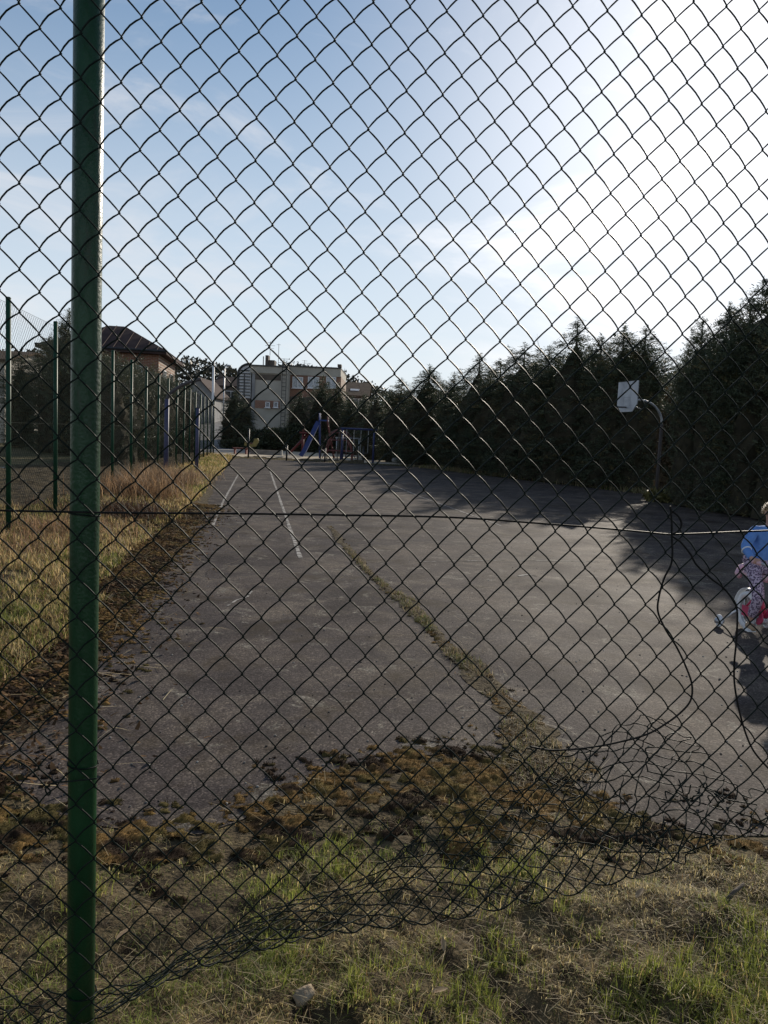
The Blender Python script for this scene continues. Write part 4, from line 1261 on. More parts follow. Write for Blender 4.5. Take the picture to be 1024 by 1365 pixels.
# ------------------------------------------------------------------ ROAD AND FAR BUILDINGS
M['brick'] = mat('orange_brick', (0.30, 0.12, 0.065), 0.9, col2=(0.38, 0.17, 0.09), scale=3, bump=0.3, bscale=18)
def brickify(m, sc=1.0):
    t = m.node_tree; b = t.nodes['Principled BSDF']
    tcn = nn(t, 'ShaderNodeTexCoord'); br = nn(t, 'ShaderNodeTexBrick')
    mp_ = nn(t, 'ShaderNodeMapping'); mp_.inputs['Rotation'].default_value = (R(90), 0, 0)
    t.links.new(tcn.outputs['Object'], mp_.inputs[0]); t.links.new(mp_.outputs[0], br.inputs['Vector'])
    br.inputs['Color1'].default_value = (0.25, 0.105, 0.06, 1); br.inputs['Color2'].default_value = (0.18, 0.075, 0.048, 1); br.inputs['Mortar'].default_value = (0.30, 0.26, 0.21, 1)
    br.inputs['Scale'].default_value = 1; br.inputs['Brick Width'].default_value = .26; br.inputs['Row Height'].default_value = .08; br.inputs['Mortar Size'].default_value = .008
    t.links.new(br.outputs['Color'], b.inputs['Base Color'])
brickify(M['brick'])
M['beige'] = mat('beige_render', (0.33, 0.305, 0.26), 0.9, col2=(0.39, 0.365, 0.315), scale=1.2, bump=0.2, bscale=30)
M['grey_wall'] = mat('grey_render', (0.20, 0.20, 0.205), 0.9, col2=(0.26, 0.258, 0.255), scale=1.5)
M['dark_wall'] = mat('dark_brown_wall', (0.075, 0.06, 0.05), 0.9, col2=(0.12, 0.095, 0.075), scale=1.5)
M['roof'] = mat('dark_brown_roof', (0.045, 0.030, 0.028), 0.9, col2=(0.07, 0.047, 0.042), scale=2, spec=.1)
M['brown_roof'] = mat('weathered_brown_roof', (0.075, 0.055, 0.04), 0.95, col2=(0.11, 0.08, 0.06), scale=2, spec=.05)
M['felt'] = mat('roof_felt', (0.05, 0.05, 0.05), 0.9, col2=(0.08, 0.078, 0.075), scale=2)
M['glass'] = mat('window_glass', (0.03, 0.035, 0.04), 0.08, spec=0.6)
M['curtain'] = mat('white_curtain', (0.55, 0.56, 0.58), 0.9, col2=(0.66, 0.67, 0.69), scale=4)
M['frame'] = mat('white_window_frame', (0.65, 0.65, 0.65), 0.5)
M['red'] = mat('red_paint', (0.10, 0.014, 0.016), 0.6, col2=(0.14, 0.022, 0.024), scale=3)
M['brownred'] = mat('weathered_red_paint', (0.14, 0.035, 0.03), 0.6, col2=(0.20, 0.07, 0.06), scale=6)
M['blue'] = mat('bright_blue_paint', (0.012, 0.036, 0.16), 0.6, col2=(0.016, 0.045, 0.2), scale=3)
M['navy'] = mat('dark_blue_paint', (0.010, 0.017, 0.08), 0.5, col2=(0.016, 0.024, 0.1), scale=3)
M['yellow'] = mat('yellow_paint', (0.26, 0.21, 0.06), 0.6, col2=(0.33, 0.27, 0.09), scale=4)
M['wood'] = mat('grey_weathered_wood', (0.20, 0.18, 0.15), 0.9, col2=(0.30, 0.27, 0.23), scale=4)
M['hedge'] = M['needles']

def tz(x, y):
    return float(terrain(np.array(float(x)), np.array(float(y))))
def ribbon(name, pts, w, z, mt, h=0.0):
    m = MB(); vs = []
    P = [Vector(p) for p in spline([(a, b, 0) for a, b in pts], 14)]
    for k, p in enumerate(P):
        d = (P[min(k + 1, len(P) - 1)] - P[max(k - 1, 0)]).normalized(); s = Vector((-d.y, d.x, 0))
        for q in (-.5, 0, .5):
            c = p + s * w * q
            vs.append((c.x, c.y, tz(c.x, c.y) + z))
    n = len(P)
    m.add(vs, [q for k in range(n - 1) for q in ((3 * k, 3 * k + 1, 3 * k + 4, 3 * k + 3), (3 * k + 1, 3 * k + 2, 3 * k + 5, 3 * k + 4))])
    me = m.mesh(name, mt, True); flip_up(me)
    return tag(link(name, me), kind='structure')
ribbon('road', [(-10.4, 47), (-12.6, 58), (-15.6, 70), (-20.4, 93), (-30, 135)], 4.4, .03, M['road'])
def kerb(pts):
    m = MB(); P = spline([(a, b, 0) for a, b in pts], 10)
    for a, b in zip(P[:-1], P[1:]):
        d = b - a; c = (a + b) / 2
        m.box((c.x, c.y, tz(c.x, c.y) + .06), (.16, d.length * .97, .16), Matrix.Rotation(math.atan2(-d.x, d.y), 3, 'Z'))
    return tag(m.build('kerb', M['kerb']), kind='structure')
kerb([(-8.1, 47.5), (-10.3, 58), (-13.3, 70), (-18, 93)])
g = [(-12.5, 57), (-9.8, 57), (-12.5, 68), (-16, 70)]

def wall_box(m, px0, px1, py0, py1, Y, depth, zmin=None):
    """box whose front spans these pixel columns and rows at forward distance Y"""
    a = at((px0 + px1) / 2, py0, Y); l = at(px0, (py0 + py1) / 2, Y).x; r_ = at(px1, (py0 + py1) / 2, Y).x
    zb = at((px0 + px1) / 2, py1, Y).z if zmin is None else zmin
    return m.box(((l + r_) / 2, Y + depth / 2, (a.z + zb) / 2), (r_ - l, depth, a.z - zb))
def part(name, mt, parent, *boxes):
    m = MB()
    for b in boxes: wall_box(m, *b)
    return m.build(name, M[mt], parent)
def window(parent, px0, px1, py0, py1, Y, panes=2, cur=True):
    l = at(px0, (py0 + py1) / 2, Y).x; r_ = at(px1, (py0 + py1) / 2, Y).x; t = at((px0 + px1) / 2, py0, Y).z; b = at((px0 + px1) / 2, py1, Y).z
    w, h = r_ - l, t - b; c = Vector(((l + r_) / 2, Y, (t + b) / 2))
    m = MB(); m.box(c, (w, .10, h))
    wd = m.build('window', M['glass'] if not cur else M['curtain'], parent)
    m = MB(); th = .07
    for q in (-1, 1):
        m.box(c + Vector((q * (w / 2 - th / 2), -.075, 0)), (th, .05, h)); m.box(c + Vector((0, -.077, q * (h / 2 - th / 2))), (w - 2 * th, .05, th))
    for k in range(1, panes):
        m.box(c + Vector((-w / 2 + w * k / panes, -.077, 0)), (th, .05, h - 2 * th))
    m.build('frame', M['frame'], wd)
    for k in range(panes):
        MB().box(c + Vector((-w / 2 + w * (k + .5) / panes, -.058, 0)), (w / panes - th * 1.2, .012, h - 2.2 * th)).build('pane', M['pane'], wd)
    MB().box(c + Vector((0, -.10, -h / 2 - .03)), (w + .16, .2, .05)).build('sill', M['frame'], wd)
    return wd
def pane_mat():
    m = bpy.data.materials.new('clear_pane'); m.use_nodes = True
    t = m.node_tree; b = t.nodes['Principled BSDF']; b.inputs['Base Color'].default_value = (.5, .53, .56, 1); b.inputs['Roughness'].default_value = .05
    tr = nn(t, 'ShaderNodeBsdfTransparent'); ms = nn(t, 'ShaderNodeMixShader'); ms.inputs[0].default_value = .35
    t.links.new(tr.outputs[0], ms.inputs[1]); t.links.new(b.outputs[0], ms.inputs[2]); t.links.new(ms.outputs[0], t.nodes['Material Output'].inputs['Surface'])
    return m
M['pane'] = pane_mat()

# flat roofed two storey building behind the playground
B = thing('flat_roofed_building', 'two storey flat roofed building of orange brick and beige panels behind the playground', 'building')
YL, YR = 69.0, 70.4
gz = -.3
part('wall', 'beige', B, (335, 383, 497, 600, YL, 9.0, gz))
part('wall', 'brick', B, (383, 453, 500, 600, YR, 8.5, gz))
part('parapet', 'beige', B, (333.5, 383.6, 488.5, 497.6, YL - .15, 9.4))
part('parapet', 'beige', B, (383.6, 454.5, 490, 501, YR - .12, 8.9))
part('coping', 'felt', B, (333, 384, 486.8, 488.6, YL - .25, 9.6), (384, 455, 488.4, 490.1, YR - .22, 9.1))
part('chimney', 'dark_wall', B, (450, 455, 485.5, 488.6, YR, 1.2))
part('brick_band', 'dark_wall', B, (340, 374.5, 499, 506.5, YL - .05, .1))
part('brick_band', 'brick', B, (340, 373, 534, 544.5, YL - .05, .1))
part('pilaster', 'grey_wall', B, (335.2, 339.2, 498, 575, YL - .09, .14))
part('plinth', 'dark_wall', B, (383.2, 452, 530, 600, YR - .06, .1, gz))
for a, b in ((390, 404), (410.5, 425.5), (435, 448)):
    window(B, a, b, 502.5, 517.5, YR - .04)
for a, b in ((354, 360), (365, 371)):
    window(B, a, b, 535.6, 543.4, YL - .08, 1, False)
ch = part('chimney', 'dark_wall', B, (353.8, 357.8, 473.5, 487, YL + 2, 1.0)); part('chimney', 'dark_wall', B, (358, 366, 480, 487, YL + 2.2, 1.2))
# antennas
def mast(px, y0, y1, Y, r, bars=()):
    a = at(px, y1, Y); b = at(px, y0, Y); m = MB().tube([a, (a.x, a.y, b.z)], r, 6)
    for f, w in bars:
        z = a.z + (b.z - a.z) * f; m.tube([(a.x - w, a.y, z), (a.x + w, a.y, z)], r * .6, 5)
    m.build('antenna', M['dark_metal'], B)
mast(351, 475, 488, YL + 1, .045); mast(360, 455, 474, YL + 2.3, .025, ((.9, .3), (.7, .45), (.5, .35)))
mast(378.5, 478, 488, YL + 2, .03, ((.95, .5), (.7, .35), (.45, .5))); mast(371, 458, 488, YL + 3, .022, ((.95, .2),)); mast(406, 480, 490, YR + 2, .02, ((.9, .25), (.6, .2))); mast(412, 484, 490, YR + 2, .02, ((.9, .2),))
# service ladder on the facade
xl, xr = at(376, 520, YL).x, at(381.5, 520, YL).x; z1, z0 = at(378, 489, YL).z + .5, .6
m = MB()
for x in (xl, xr): m.tube([(x, YL - .18, z0), (x, YL - .18, z1)], .03, 6)
lad = m.build('ladder', M['dark_metal'], B)
k = z0 + .2
rung = MB().tube([(xl, YL - .18, 0), (xr, YL - .18, 0)], .02, 5).mesh('rung', M['dark_metal'])
while k < z1:
    link('rung', rung, lad, (0, 0, k)); k += .33
# stair tower with a rounded canopy of glass and louvres at the left end
xa, xb = at(317.5, 500, YL + .4).x, at(334.5, 500, YL + .4).x
zt = at(330, 484, YL).z; zm = at(318, 497, YL).z; zb = at(325, 530, YL).z
st_ = MB()
def tow(y): return [(xa, y, zb)] + [(xa, y, zm)] + [(xb - (xb - xa) * math.cos(a), y, zm + (zt - zm) * math.sin(a)) for a in [R(d) for d in range(15, 91, 15)]] + [(xb, y, zb)]
f0_, f1_ = tow(YL + .5), tow(YL + 4.5); nT = len(f0_)
m = MB().add(f0_ + f1_, [tuple(range(nT))[::-1], tuple(range(nT, 2 * nT))] + [(i, (i + 1) % nT, nT + (i + 1) % nT, nT + i) for i in range(nT)])
twr = m.build('stair_tower', M['glasswhite'] if 'glasswhite' in M else M['curtain'], B)
m = MB().tube([Vector(p) + Vector((0, -.06, 0)) for p in f0_[:-1]], .11, 6); m.build('canopy_edge', M['dark_metal'], twr)
lv = MB().box((0, 0, 0), (xb - xa - .1, .12, .07)).mesh('louvre', M['dark_metal'])
for k in range(9):
    z = zb + .25 + k * (zt - zb - .6) / 9
    link('louvre', lv, twr, ((xa + xb) / 2 + (.06 if z > zm else 0), YL + .42, z))
m = MB()
for x in (xa + .03, (xa + xb) / 2): m.tube([(x, YL + .4, zb), (x, YL + .4, zm)], .05, 6)
m.build('mullion', M['dark_metal'], twr)
MB().box(((xa + xb) / 2, YL + 2.6, (zb + gz) / 2 - .01), (xb - xa, 4.2, zb - gz - .02)).build('base_wall', M['dark_wall'], twr)

# brick house with hip roof on the left
H = thing('brick_house', 'two storey orange brick house with a dark ribbed hip roof behind the left fence', 'house', (-12.2, 41, 0), math.atan2(.15, 1))
ww, dd, ez = 5.6, 6.9, 5.35
m = MB().box((-ww / 2, dd / 2, ez / 2 - .2), (ww, dd, ez + .4)); m.build('wall', M['brick'], H)
ov = .45; rz_ = 6.95
A_ = [(-ww - ov, -ov, ez), (ov, -ov, ez), (ov, dd + ov, ez), (-ww - ov, dd + ov, ez)]
rg = [(-ww / 2 - .4, dd / 2, rz_), (-ww / 2 + .4, dd / 2, rz_)]; hx = ww / 2 - .4
m = MB().add(A_ + rg + [(x, y, ez - .16) for x, y, z in A_], [(0, 1, 5, 4), (1, 2, 5), (2, 3, 4, 5), (3, 0, 4), (0, 6, 7, 1), (1, 7, 8, 2), (2, 8, 9, 3), (3, 9, 6, 0), (9, 8, 7, 6)])
rf = m.build('roof', M['roof'], H)
# standing seams on the front and right slopes
def seam(a, b):
    MB().tube([Vector(a) + Vector((0, 0, .03)), Vector(b) + Vector((0, 0, .01))], .028, 5).build('roof_seam', M['roof'], rf)
x = -ww - ov + .5
while x < ov - .1:
    e = (x, -ov, ez); t = 1.0
    if x > -hx: t = (ov - x) / (ov + hx)
    if x < -ww + hx: t = min(t, (x + ww + ov) / (hx + ov))
    seam(e, (x, -ov + (dd / 2 + ov) * t, ez + (rz_ - ez) * t)); x += .55
y = -ov + .5
while y < dd + ov - .2:
    t = 1 - abs(y - dd / 2) / (dd / 2 + ov)
    seam((ov, y, ez), (ov - (hx + ov) * t, y, ez + (rz_ - ez) * t)); y += .55
MB().tube([Vector(A_[0]), Vector(A_[1])], .07, 6).build('gutter', M['dark_metal'], rf)
def hwin(x, y, z, w, h, side):
    d = (w, .1, h) if side == 'f' else (.1, w, h)
    wd = MB().box((x, y, z), d).build('window', M['glass'], H)
    m = MB()
    for q in (-1, 0, 1):
        m.box((x + (q * w / 2 if side == 'f' else .05), y + (q * w / 2 if side != 'f' else -.05), z), (.06, .06, h))
    for q in (-1, 1): m.box((x + (0 if side == 'f' else .052), y + (0 if side != 'f' else -.052), z + q * h / 2), (w, .06, .06) if side == 'f' else (.06, w, .06))
    m.build('frame', M['frame'], wd)
for xx in (-1.5, -4.0): hwin(xx, .0, 3.9, 1.3, 1.3, 'f'); hwin(xx, .0, 1.4, 1.3, 1.3, 'f')
hwin(0, 4.9, 3.95, 1.0, 1.1, 'r'); hwin(0, 2.0, 3.95, 1.0, 1.1, 'r'); hwin(0, 3.4, 1.4, 1.2, 1.2, 'r')

def gable_house(name, label, px0, px1, pyr, pye, Y, depth, wallm, roofm, ridge_along='y', pxr=None, chim=None, wins=()):
    t = thing(name, label, 'house')
    l, r_ = at(px0, pye, Y).x, at(px1, pye, Y).x; ze, zr = at((px0 + px1) / 2, pye, Y).z, at((px0 + px1) / 2, pyr, Y).z
    zb = tz((l + r_) / 2, Y) - .6
    c = (l + r_) / 2 if pxr is None else at(pxr, pyr, Y).x
    m = MB()
    if ridge_along == 'y':
        f = [(l, Y, zb), (r_, Y, zb), (r_, Y, ze), (c, Y, zr), (l, Y, ze)]
        b = [(x, Y + depth, z) for x, y, z in f]
        m.add(f + b, [(0, 1, 2, 3, 4), (9, 8, 7, 6, 5)] + [(i, 5 + i, 5 + (i + 1) % 5, (i + 1) % 5) for i in range(5)])
        m.build('wall', M[wallm], t)
        m = MB(); o = .35; th = .14
        for sx, xe in ((-1, l), (1, r_)):
            sl = (zr - ze) / abs(c - xe); e = (xe + sx * o, ze - sl * o)
            q = [(c, zr + .02), e, (e[0], e[1] + th), (c, zr + th + .02)]
            v = [(x, y, z) for y in (Y - o, Y + depth + o) for x, z in q]
            m.add(v, [(0, 1, 2, 3), (7, 6, 5, 4), (0, 4, 5, 1), (1, 5, 6, 2), (2, 6, 7, 3)])
        rf = m.build('roof', M[roofm], t)
    else:
        m.box(((l + r_) / 2, Y + depth / 2, (zb + ze) / 2), (r_ - l, depth, ze - zb)); m.build('wall', M[wallm], t)
        o = .3; m = MB()
        q = [(Y - o, ze - .05), (Y + depth / 2, zr), (Y + depth + o, ze - .05)]
        v = [(x, y, z + d) for x in (l - o, r_ + o) for y, z in q for d in (0, .14)]
        m.add(v, [(0, 2, 8, 6), (2, 4, 10, 8), (1, 7, 9, 3), (3, 9, 11, 5), (0, 6, 7, 1), (4, 5, 11, 10), (0, 1, 3, 2), (2, 3, 5, 4), (6, 8, 9, 7), (8, 10, 11, 9)])
        rf = m.build('roof', M[roofm], t)
        m = MB().add([(l + .01, Y, ze), (l + .01, Y + depth / 2, zr - .1), (l + .01, Y + depth, ze), (r_ - .01, Y, ze), (r_ - .01, Y + depth / 2, zr - .1), (r_ - .01, Y + depth, ze)], [(0, 1, 2), (5, 4, 3)])
        m.build('gable', M[wallm], t)
    if chim:
        a = at(chim[0], chim[1], Y + depth / 2)
        MB().box((a.x, Y + depth / 2, a.z - .9), (.8, .7, 1.8)).build('chimney', M['dark_wall'], rf)
    for w in wins:
        a = at(w[0], w[1], Y); wd = MB().box((a.x, Y, a.z), (w[2], .12, w[3])).build('window', M['glass'], t)
        MB().box((a.x, Y - .09, a.z), (.07, .06, w[3])).box((a.x, Y - .09, a.z + w[3] / 2), (w[2] + .1, .062, .07)).box((a.x, Y - .09, a.z - w[3] / 2), (w[2] + .1, .062, .07)).build('frame', M['frame'], wd)
    return t, rf
gable_house('gabled_house', 'small house with a plain grey gable wall beside the white pole', 246, 285, 504, 526, 92, 9, 'grey_wall', 'roof', 'y', 264)
gable_house('dark_house', 'dark brown house with a low dark roof between the white pole and the flat building', 284, 319, 501, 515, 104, 9, 'dark_wall', 'roof', 'x', None, (296, 497), [(291, 528, 1.4, 1.3), (308, 528, 1.4, 1.3)])
t, rf = gable_house('brown_roofed_house', 'house with a weathered brown roof just right of the flat roofed building', 449, 489, 506, 528, 84, 12, 'dark_wall', 'brown_roof', 'x', None, None, [(462, 540, 1.3, 1.3), (478, 540, 1.3, 1.3)])
# skylights on its front slope
for px in (470, 476):
    l, zE = None, at(469, 528, 84).z; zR = at(469, 506, 84).z; f = .38
    a = at(px, 520, 86)
    MB().box((a.x, 84 - .3 + 6.3 * f, zE + (zR - zE) * f + .13), (.5, .8, .06), Matrix.Rotation(math.atan2(zR - zE, 6.3), 3, 'X')).build('skylight', M['white'], rf)
gable_house('white_house', 'low pale house far off at the left edge behind the gravel yard', -40, 6, 462, 480, 48, 8, 'beige', 'brown_roof', 'x')

# utility pole and street lamp
a, b = at(285, 481, 62), at(285.5, 560, 62)
tag(MB().tube([(a.x, 62, tz(a.x, 62) - .2), (a.x, 62, a.z)], [.12, .085], 10).build('utility_pole', M['frame'], None, True), 'plain white pole in front of the grey gable wall', 'pole')
a = at(299.5, 491, 78); hd = at(304.5, 487.5, 78)
t = thing('street_lamp', 'grey street lamp with a small arm in front of the dark brown house', 'street lamp', (a.x, 78, tz(a.x, 78)))
o = Vector(t.location)
MB().tube([(0, 0, -.2), (0, 0, a.z - o.z)], [.09, .06], 8).build('pole', M['greysteel'], t, True)
MB().tube([(0, 0, a.z - o.z), Vector((.08, 0, hd.z - .1 - o.z)), Vector((hd.x - .15, 78, hd.z)) - o], .035, 6).build('arm', M['greysteel'], t, True)
MB().ball(Vector((hd.x, 78, hd.z)) - o, .26, (1.2, .6, .4)).build('lamp_head', M['greysteel'], t, True)

# dark conifers before the building, hedge, bushes
for i, (px, ty, Yd, w, lb) in enumerate([(400, 521, 60, 1.3, 'dark conifer in front of the left window of the flat roofed building'), (430, 501, 61, 1.15, 'tallest dark conifer in front of the flat roofed building'), (452, 510, 60, 1.35, 'dark conifer at the right end of the flat roofed building'), (470, 528, 58, 1.5, 'dark conifer below the weathered brown roof'), (487, 524, 56, 1.4, 'dark conifer between the brown roof and the right row'), (313, 520, 62, 1.6, 'dark bushy conifer left of the stair tower'), (326, 535, 60, 1.4, 'dark bushy conifer under the stair tower')]):
    p = at(px, ty, Yd); z = tz(p.x, Yd) - .1
    plant(SPR[i % 4], (p.x, Yd, z), p.z - z, w, i * 1.3, lb, group='conifers in front of the flat roofed building')
def hedge(name, pts, w, h, n, seed, label):
    g = np.random.default_rng(seed); P = np.array(pts, float)
    t = g.random(n) * (len(P) - 1); x = np.interp(t, np.arange(len(P)), P[:, 0]); y = np.interp(t, np.arange(len(P)), P[:, 1])
    hh = h * (.75 + .5 * vnoise(t * 9, t * 0, seed)); a = g.uniform(0, np.pi, n)
    q = g.uniform(.75, 1.05, n)
    y = y - np.cos(a) * w * q; z = hh * (.12 + .88 * np.sin(a) * q) ; x = x + g.normal(0, .2, n)
    d = g.normal(0, 1, (n, 3)); d[:, 2] += .5; d /= np.linalg.norm(d, axis=1)[:, None]
    ww = np.cross(d, g.normal(0, 1, (n, 3))); ww /= np.linalg.norm(ww, axis=1)[:, None]
    L = g.uniform(.12, .3, n)[:, None]; b = np.stack([x, y, z], 1)
    V = np.stack([b - ww * L * .25, b + ww * L * .25, b + d * L], 1); u = g.random((n, 1))
    c = np.array([.028, .038, .02]) * (1 - u) + np.array([.07, .08, .04]) * u
    th = thing(name, label, 'hedge')
    link('foliage', np_mesh('foliage', V.reshape(-1, 3), np.arange(3 * n).reshape(-1, 3), M['needles'], np.repeat(c, 3, 0)), th)
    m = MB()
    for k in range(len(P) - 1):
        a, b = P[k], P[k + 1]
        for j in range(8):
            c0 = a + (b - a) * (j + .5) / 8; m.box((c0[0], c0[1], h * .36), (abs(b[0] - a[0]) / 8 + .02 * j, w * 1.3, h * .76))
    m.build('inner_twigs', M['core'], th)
    return th
hedge('hedge', [(-11.0, 59), (-2.0, 59.5)], 1.0, 1.75, 9000, 3, 'long dark clipped hedge behind the playground sand')
hedge('hedge', [(-2.0, 57.5), (3.4, 54), (4.5, 50)], 1.2, 2.6, 9000, 4, 'tall dark hedge behind the swing, joining the right row of conifers')
hedge('low_bush', [(-12.0, 57.2), (-9.6, 57.6)], .7, .7, 3000, 5, 'low green bush at the left end of the playground beside the road')
# far wood behind everything
n = 70000; g = np.random.default_rng(8)
x = g.uniform(-170, 260, n); y = 165 + g.normal(0, 6, n)
top = (5.5 + 5 * fbm(x * .07, x * 0, 9)) * np.where(x > 60, .8, 1.0)
z = terrain(x, y) + top * g.random(n) ** .7
d = g.normal(0, 1, (n, 3)); d /= np.linalg.norm(d, axis=1)[:, None]; w = np.cross(d, g.normal(0, 1, (n, 3))); w /= np.linalg.norm(w, axis=1)[:, None]
L = g.uniform(.35, .95, n)[:, None]; b = np.stack([x, y, z], 1); V = np.stack([b - w * L * .5, b + w * L * .5, b + d * L], 1); u = g.random((n, 1))
c = np.array([.02, .024, .017]) * (1 - u) + np.array([.055, .05, .034]) * u
tag(link('distant_woods', np_mesh('distant_woods', V.reshape(-1, 3), np.arange(3 * n).reshape(-1, 3), M['needles'], np.repeat(c, 3, 0))), 'dark far woods along the horizon', 'woods', kind='stuff')

# ------------------------------------------------------------------ PLAYGROUND
# blue and red slide
def P3(px, py, Y): return at(px, py, Y)
Yp = 46.0
t = thing('slide', 'playground slide with a bright blue chute and a red frame', 'slide', (at(415, 600, Yp).x, Yp, 0)); o = Vector(t.location)
top = at(426, 563, Yp) - o; bot = at(405, 603, Yp) - o; bot.z = .22
def chute(a, b, w, mt, name):
    sd_ = Vector((0, 1, 0)); m = MB(); up = (b - a).cross(sd_).normalized(); up = up if up.z > 0 else -up
    P = [a, a.lerp(b, .15), a.lerp(b, .5) - Vector((0, 0, .05)), a.lerp(b, .9) - Vector((0, 0, .08)), b + (b - a).normalized() * .25 + Vector((0, 0, .05))]
    vs = []
    for p in P:
        for yy, hh in ((-w / 2 - .03, .2), (-w / 2, .2), (-w / 2, 0), (w / 2, 0), (w / 2, .2), (w / 2 + .03, .2), (w / 2 + .03, -.05), (-w / 2 - .03, -.05)):
            vs.append(p + sd_ * yy + up * hh)
    fs = [(8 * i + k, 8 * i + (k + 1) % 8, 8 * i + 8 + (k + 1) % 8, 8 * i + 8 + k) for i in range(4) for k in range(8)]
    m.add(vs, fs); return m.build(name, M[mt], t)
chute(top, bot, .36, 'blue', 'chute')
m = MB().box(top + Vector((.25, 0, .12)), (.55, .6, .08)); m.build('platform', M['blue'], t)
for s in (-1, 1):
    MB().tube([top + Vector((.0, s * .3, .55)), top + Vector((0.02, s * .3, 0)), Vector((top.x + .1, s * .32, 0))], .035, 8).build('leg', M['blue'], t, True)
    MB().tube([top + Vector((.5, s * .3, .5)), top + Vector((.5, s * .3, 0)), Vector((top.x + .95, s * .32, 0))], .035, 8).build('ladder_rail', M['red'], t, True)
m = MB()
for k in range(5):
    f = (k + .5) / 5; m.tube([Vector((top.x + .95 - .45 * f, -.3, top.z * f)), Vector((top.x + .95 - .45 * f, .3, top.z * f))], .02, 6)
m.build('ladder_rungs', M['red'], t, True)
t = thing('seesaw_frame', 'red playground frame with a slanting beam left of the blue slide', 'play frame', (at(403, 600, 48).x, 48, 0)); o = Vector(t.location)
a = at(386, 597, 48) - o; b = at(411, 578, 48) - o; a.z = .12
MB().tube([a, b], .075, 8).build('beam', M['red'], t, True)
for yy in (-.35, .35):
    MB().tube([(b.x - .3, yy, 0), (b.x - .3, yy * .8, b.z)], .06, 8).build('leg', M['red'], t, True)
MB().box((b.x - .05, 0, b.z + .05), (.9, .85, .09)).build('platform', M['red'], t)
MB().tube([(b.x - .3, -.3, b.z + .12), (b.x - .3, -.3, b.z + .5), (b.x - .3, .3, b.z + .5), (b.x - .3, .3, b.z + .12)], .03, 6).build('rail', M['brownred'], t, True)
# climbing dome of bent bars
cd = at(452, 608, 43.5); t = thing('climbing_dome', 'weathered red and brown climbing dome of bent bars between the slide and the swing', 'climbing frame', (cd.x, 43.5, 0))
Rd, hd_ = 1.05, 1.75
for k in range(8):
    a = math.pi * 2 * k / 8
    pts = [(math.cos(a) * Rd * math.cos(q), math.sin(a) * Rd * math.cos(q), hd_ * math.sin(q)) for q in [R(i * 90 / 7) for i in range(8)]]
    MB().tube(pts, .032, 6).build('bar', M['brownred'] if k % 2 else M['dark_wall'], t, True)
for q in (18, 40, 62):
    MB().ring((0, 0, hd_ * math.sin(R(q))), (0, 0, 1), Rd * math.cos(R(q)), .028, 20, 6).build('hoop', M['brownred'], t, True)
for k in range(4):
    a = math.pi / 2 * k + .4; MB().tube([(math.cos(a) * Rd * .95, math.sin(a) * Rd * .95, .1), (math.cos(a + .8) * Rd * .6, math.sin(a + .8) * Rd * .6, 1.4)], .024, 6).build('brace', M['brownred'], t, True)
# swing
t = thing('swing', 'dark blue playground swing frame with a crossbar at the right end of the sand', 'swing', (at(480, 612, 42).x, 42, 0)); o = Vector(t.location)
xr = (at(498, 600, 42) - o).x; xl = (at(456, 600, 42) - o).x; zt_ = at(498, 573, 42).z
for x in (xl, xr):
    for s in (-1, 1):
        MB().tube([(x, s * .65, 0), (x, s * .05, zt_)], .05, 8).build('leg', M['navy'], t, True)
MB().tube([(xl - .15, 0, zt_), (xr + .15, 0, zt_)], .055, 8).build('crossbar', M['navy'], t, True)
for x in (xl * .55 + xr * .45 - .35, xl * .3 + xr * .7):
    m = MB().box((x, 0, .5), (.45, .2, .04)); se = m.build('seat', M['dark_metal'], t)
    m = MB()
    for s in (-.2, .2): m.tube([(x + s, 0, .5), (x + s, 0, zt_)], .012, 5)
    m.build('chain', M['greysteel'], se)
t = thing('trestle', 'low pale rail on two legs between the climbing dome and the swing', 'rail', (at(463, 610, 45).x, 45, 0)); z = at(463, 584, 45).z
MB().tube([(-.75, 0, z), (.75, 0, z)], .04, 6).build('rail', M['greysteel'], t, True)
for x in (-.65, .65): MB().tube([(x, 0, 0), (x, 0, z)], .035, 6).build('leg', M['greysteel'], t, True)
# spring rider, sand border beam, low red bench
p = at(335, 598, 50.5); t = thing('spring_rider', 'yellow spring rider standing on the playground sand', 'play equipment', (p.x, 50.5, 0)); z = at(335, 586, 50.5).z
MB().tube([(.10 * math.cos(i * .9), .10 * math.sin(i * .9), .04 + .34 * i / 30) for i in range(31)], .018, 6).build('spring', M['dark_metal'], t, True)
m = MB().add([(x, y, zz) for y in (-.09, .09) for x, zz in ((-.45, .45), (-.1, .36), (.3, .4), (.5, .75), (.42, .95), (.2, .9), (.12, .62), (-.2, .58), (-.42, .68))], [tuple(range(9)), tuple(range(9, 18))[::-1]] + [(i, 9 + i, 9 + (i + 1) % 9, (i + 1) % 9) for i in range(9)])
m.build('body', M['yellow'], t); MB().box((-.08, 0, .60), (.32, .28, .05)).build('seat', M['red'], t); MB().tube([(.2, -.22, .82), (.2, .22, .82)], .02, 6).build('handle', M['dark_metal'], t)
a, b = at(337, 598, 47.5), at(374, 598, 47.5)
t = thing('sandbox_border', 'grey weathered wooden beam of the sandbox beside the spring rider', 'beam', ((a.x + b.x) / 2, 47.5, 0))
MB().box((0, 0, .14), (b.x - a.x, .22, .28)).build('beam', M['wood'], t); MB().box(((b.x - a.x) / 2 + .06, 0, .16), (.12, .26, .32)).build('end_post', M['kerb'], t); MB().box((-(b.x - a.x) / 2 - .06, 0, .16), (.12, .26, .32)).build('end_post', M['wood'], t)
a, b = at(311, 600, 46.5), at(331, 600, 46.5); t = thing('low_bench', 'low dark red bench without a back at the left of the playground', 'bench', ((a.x + b.x) / 2, 46.5, 0))
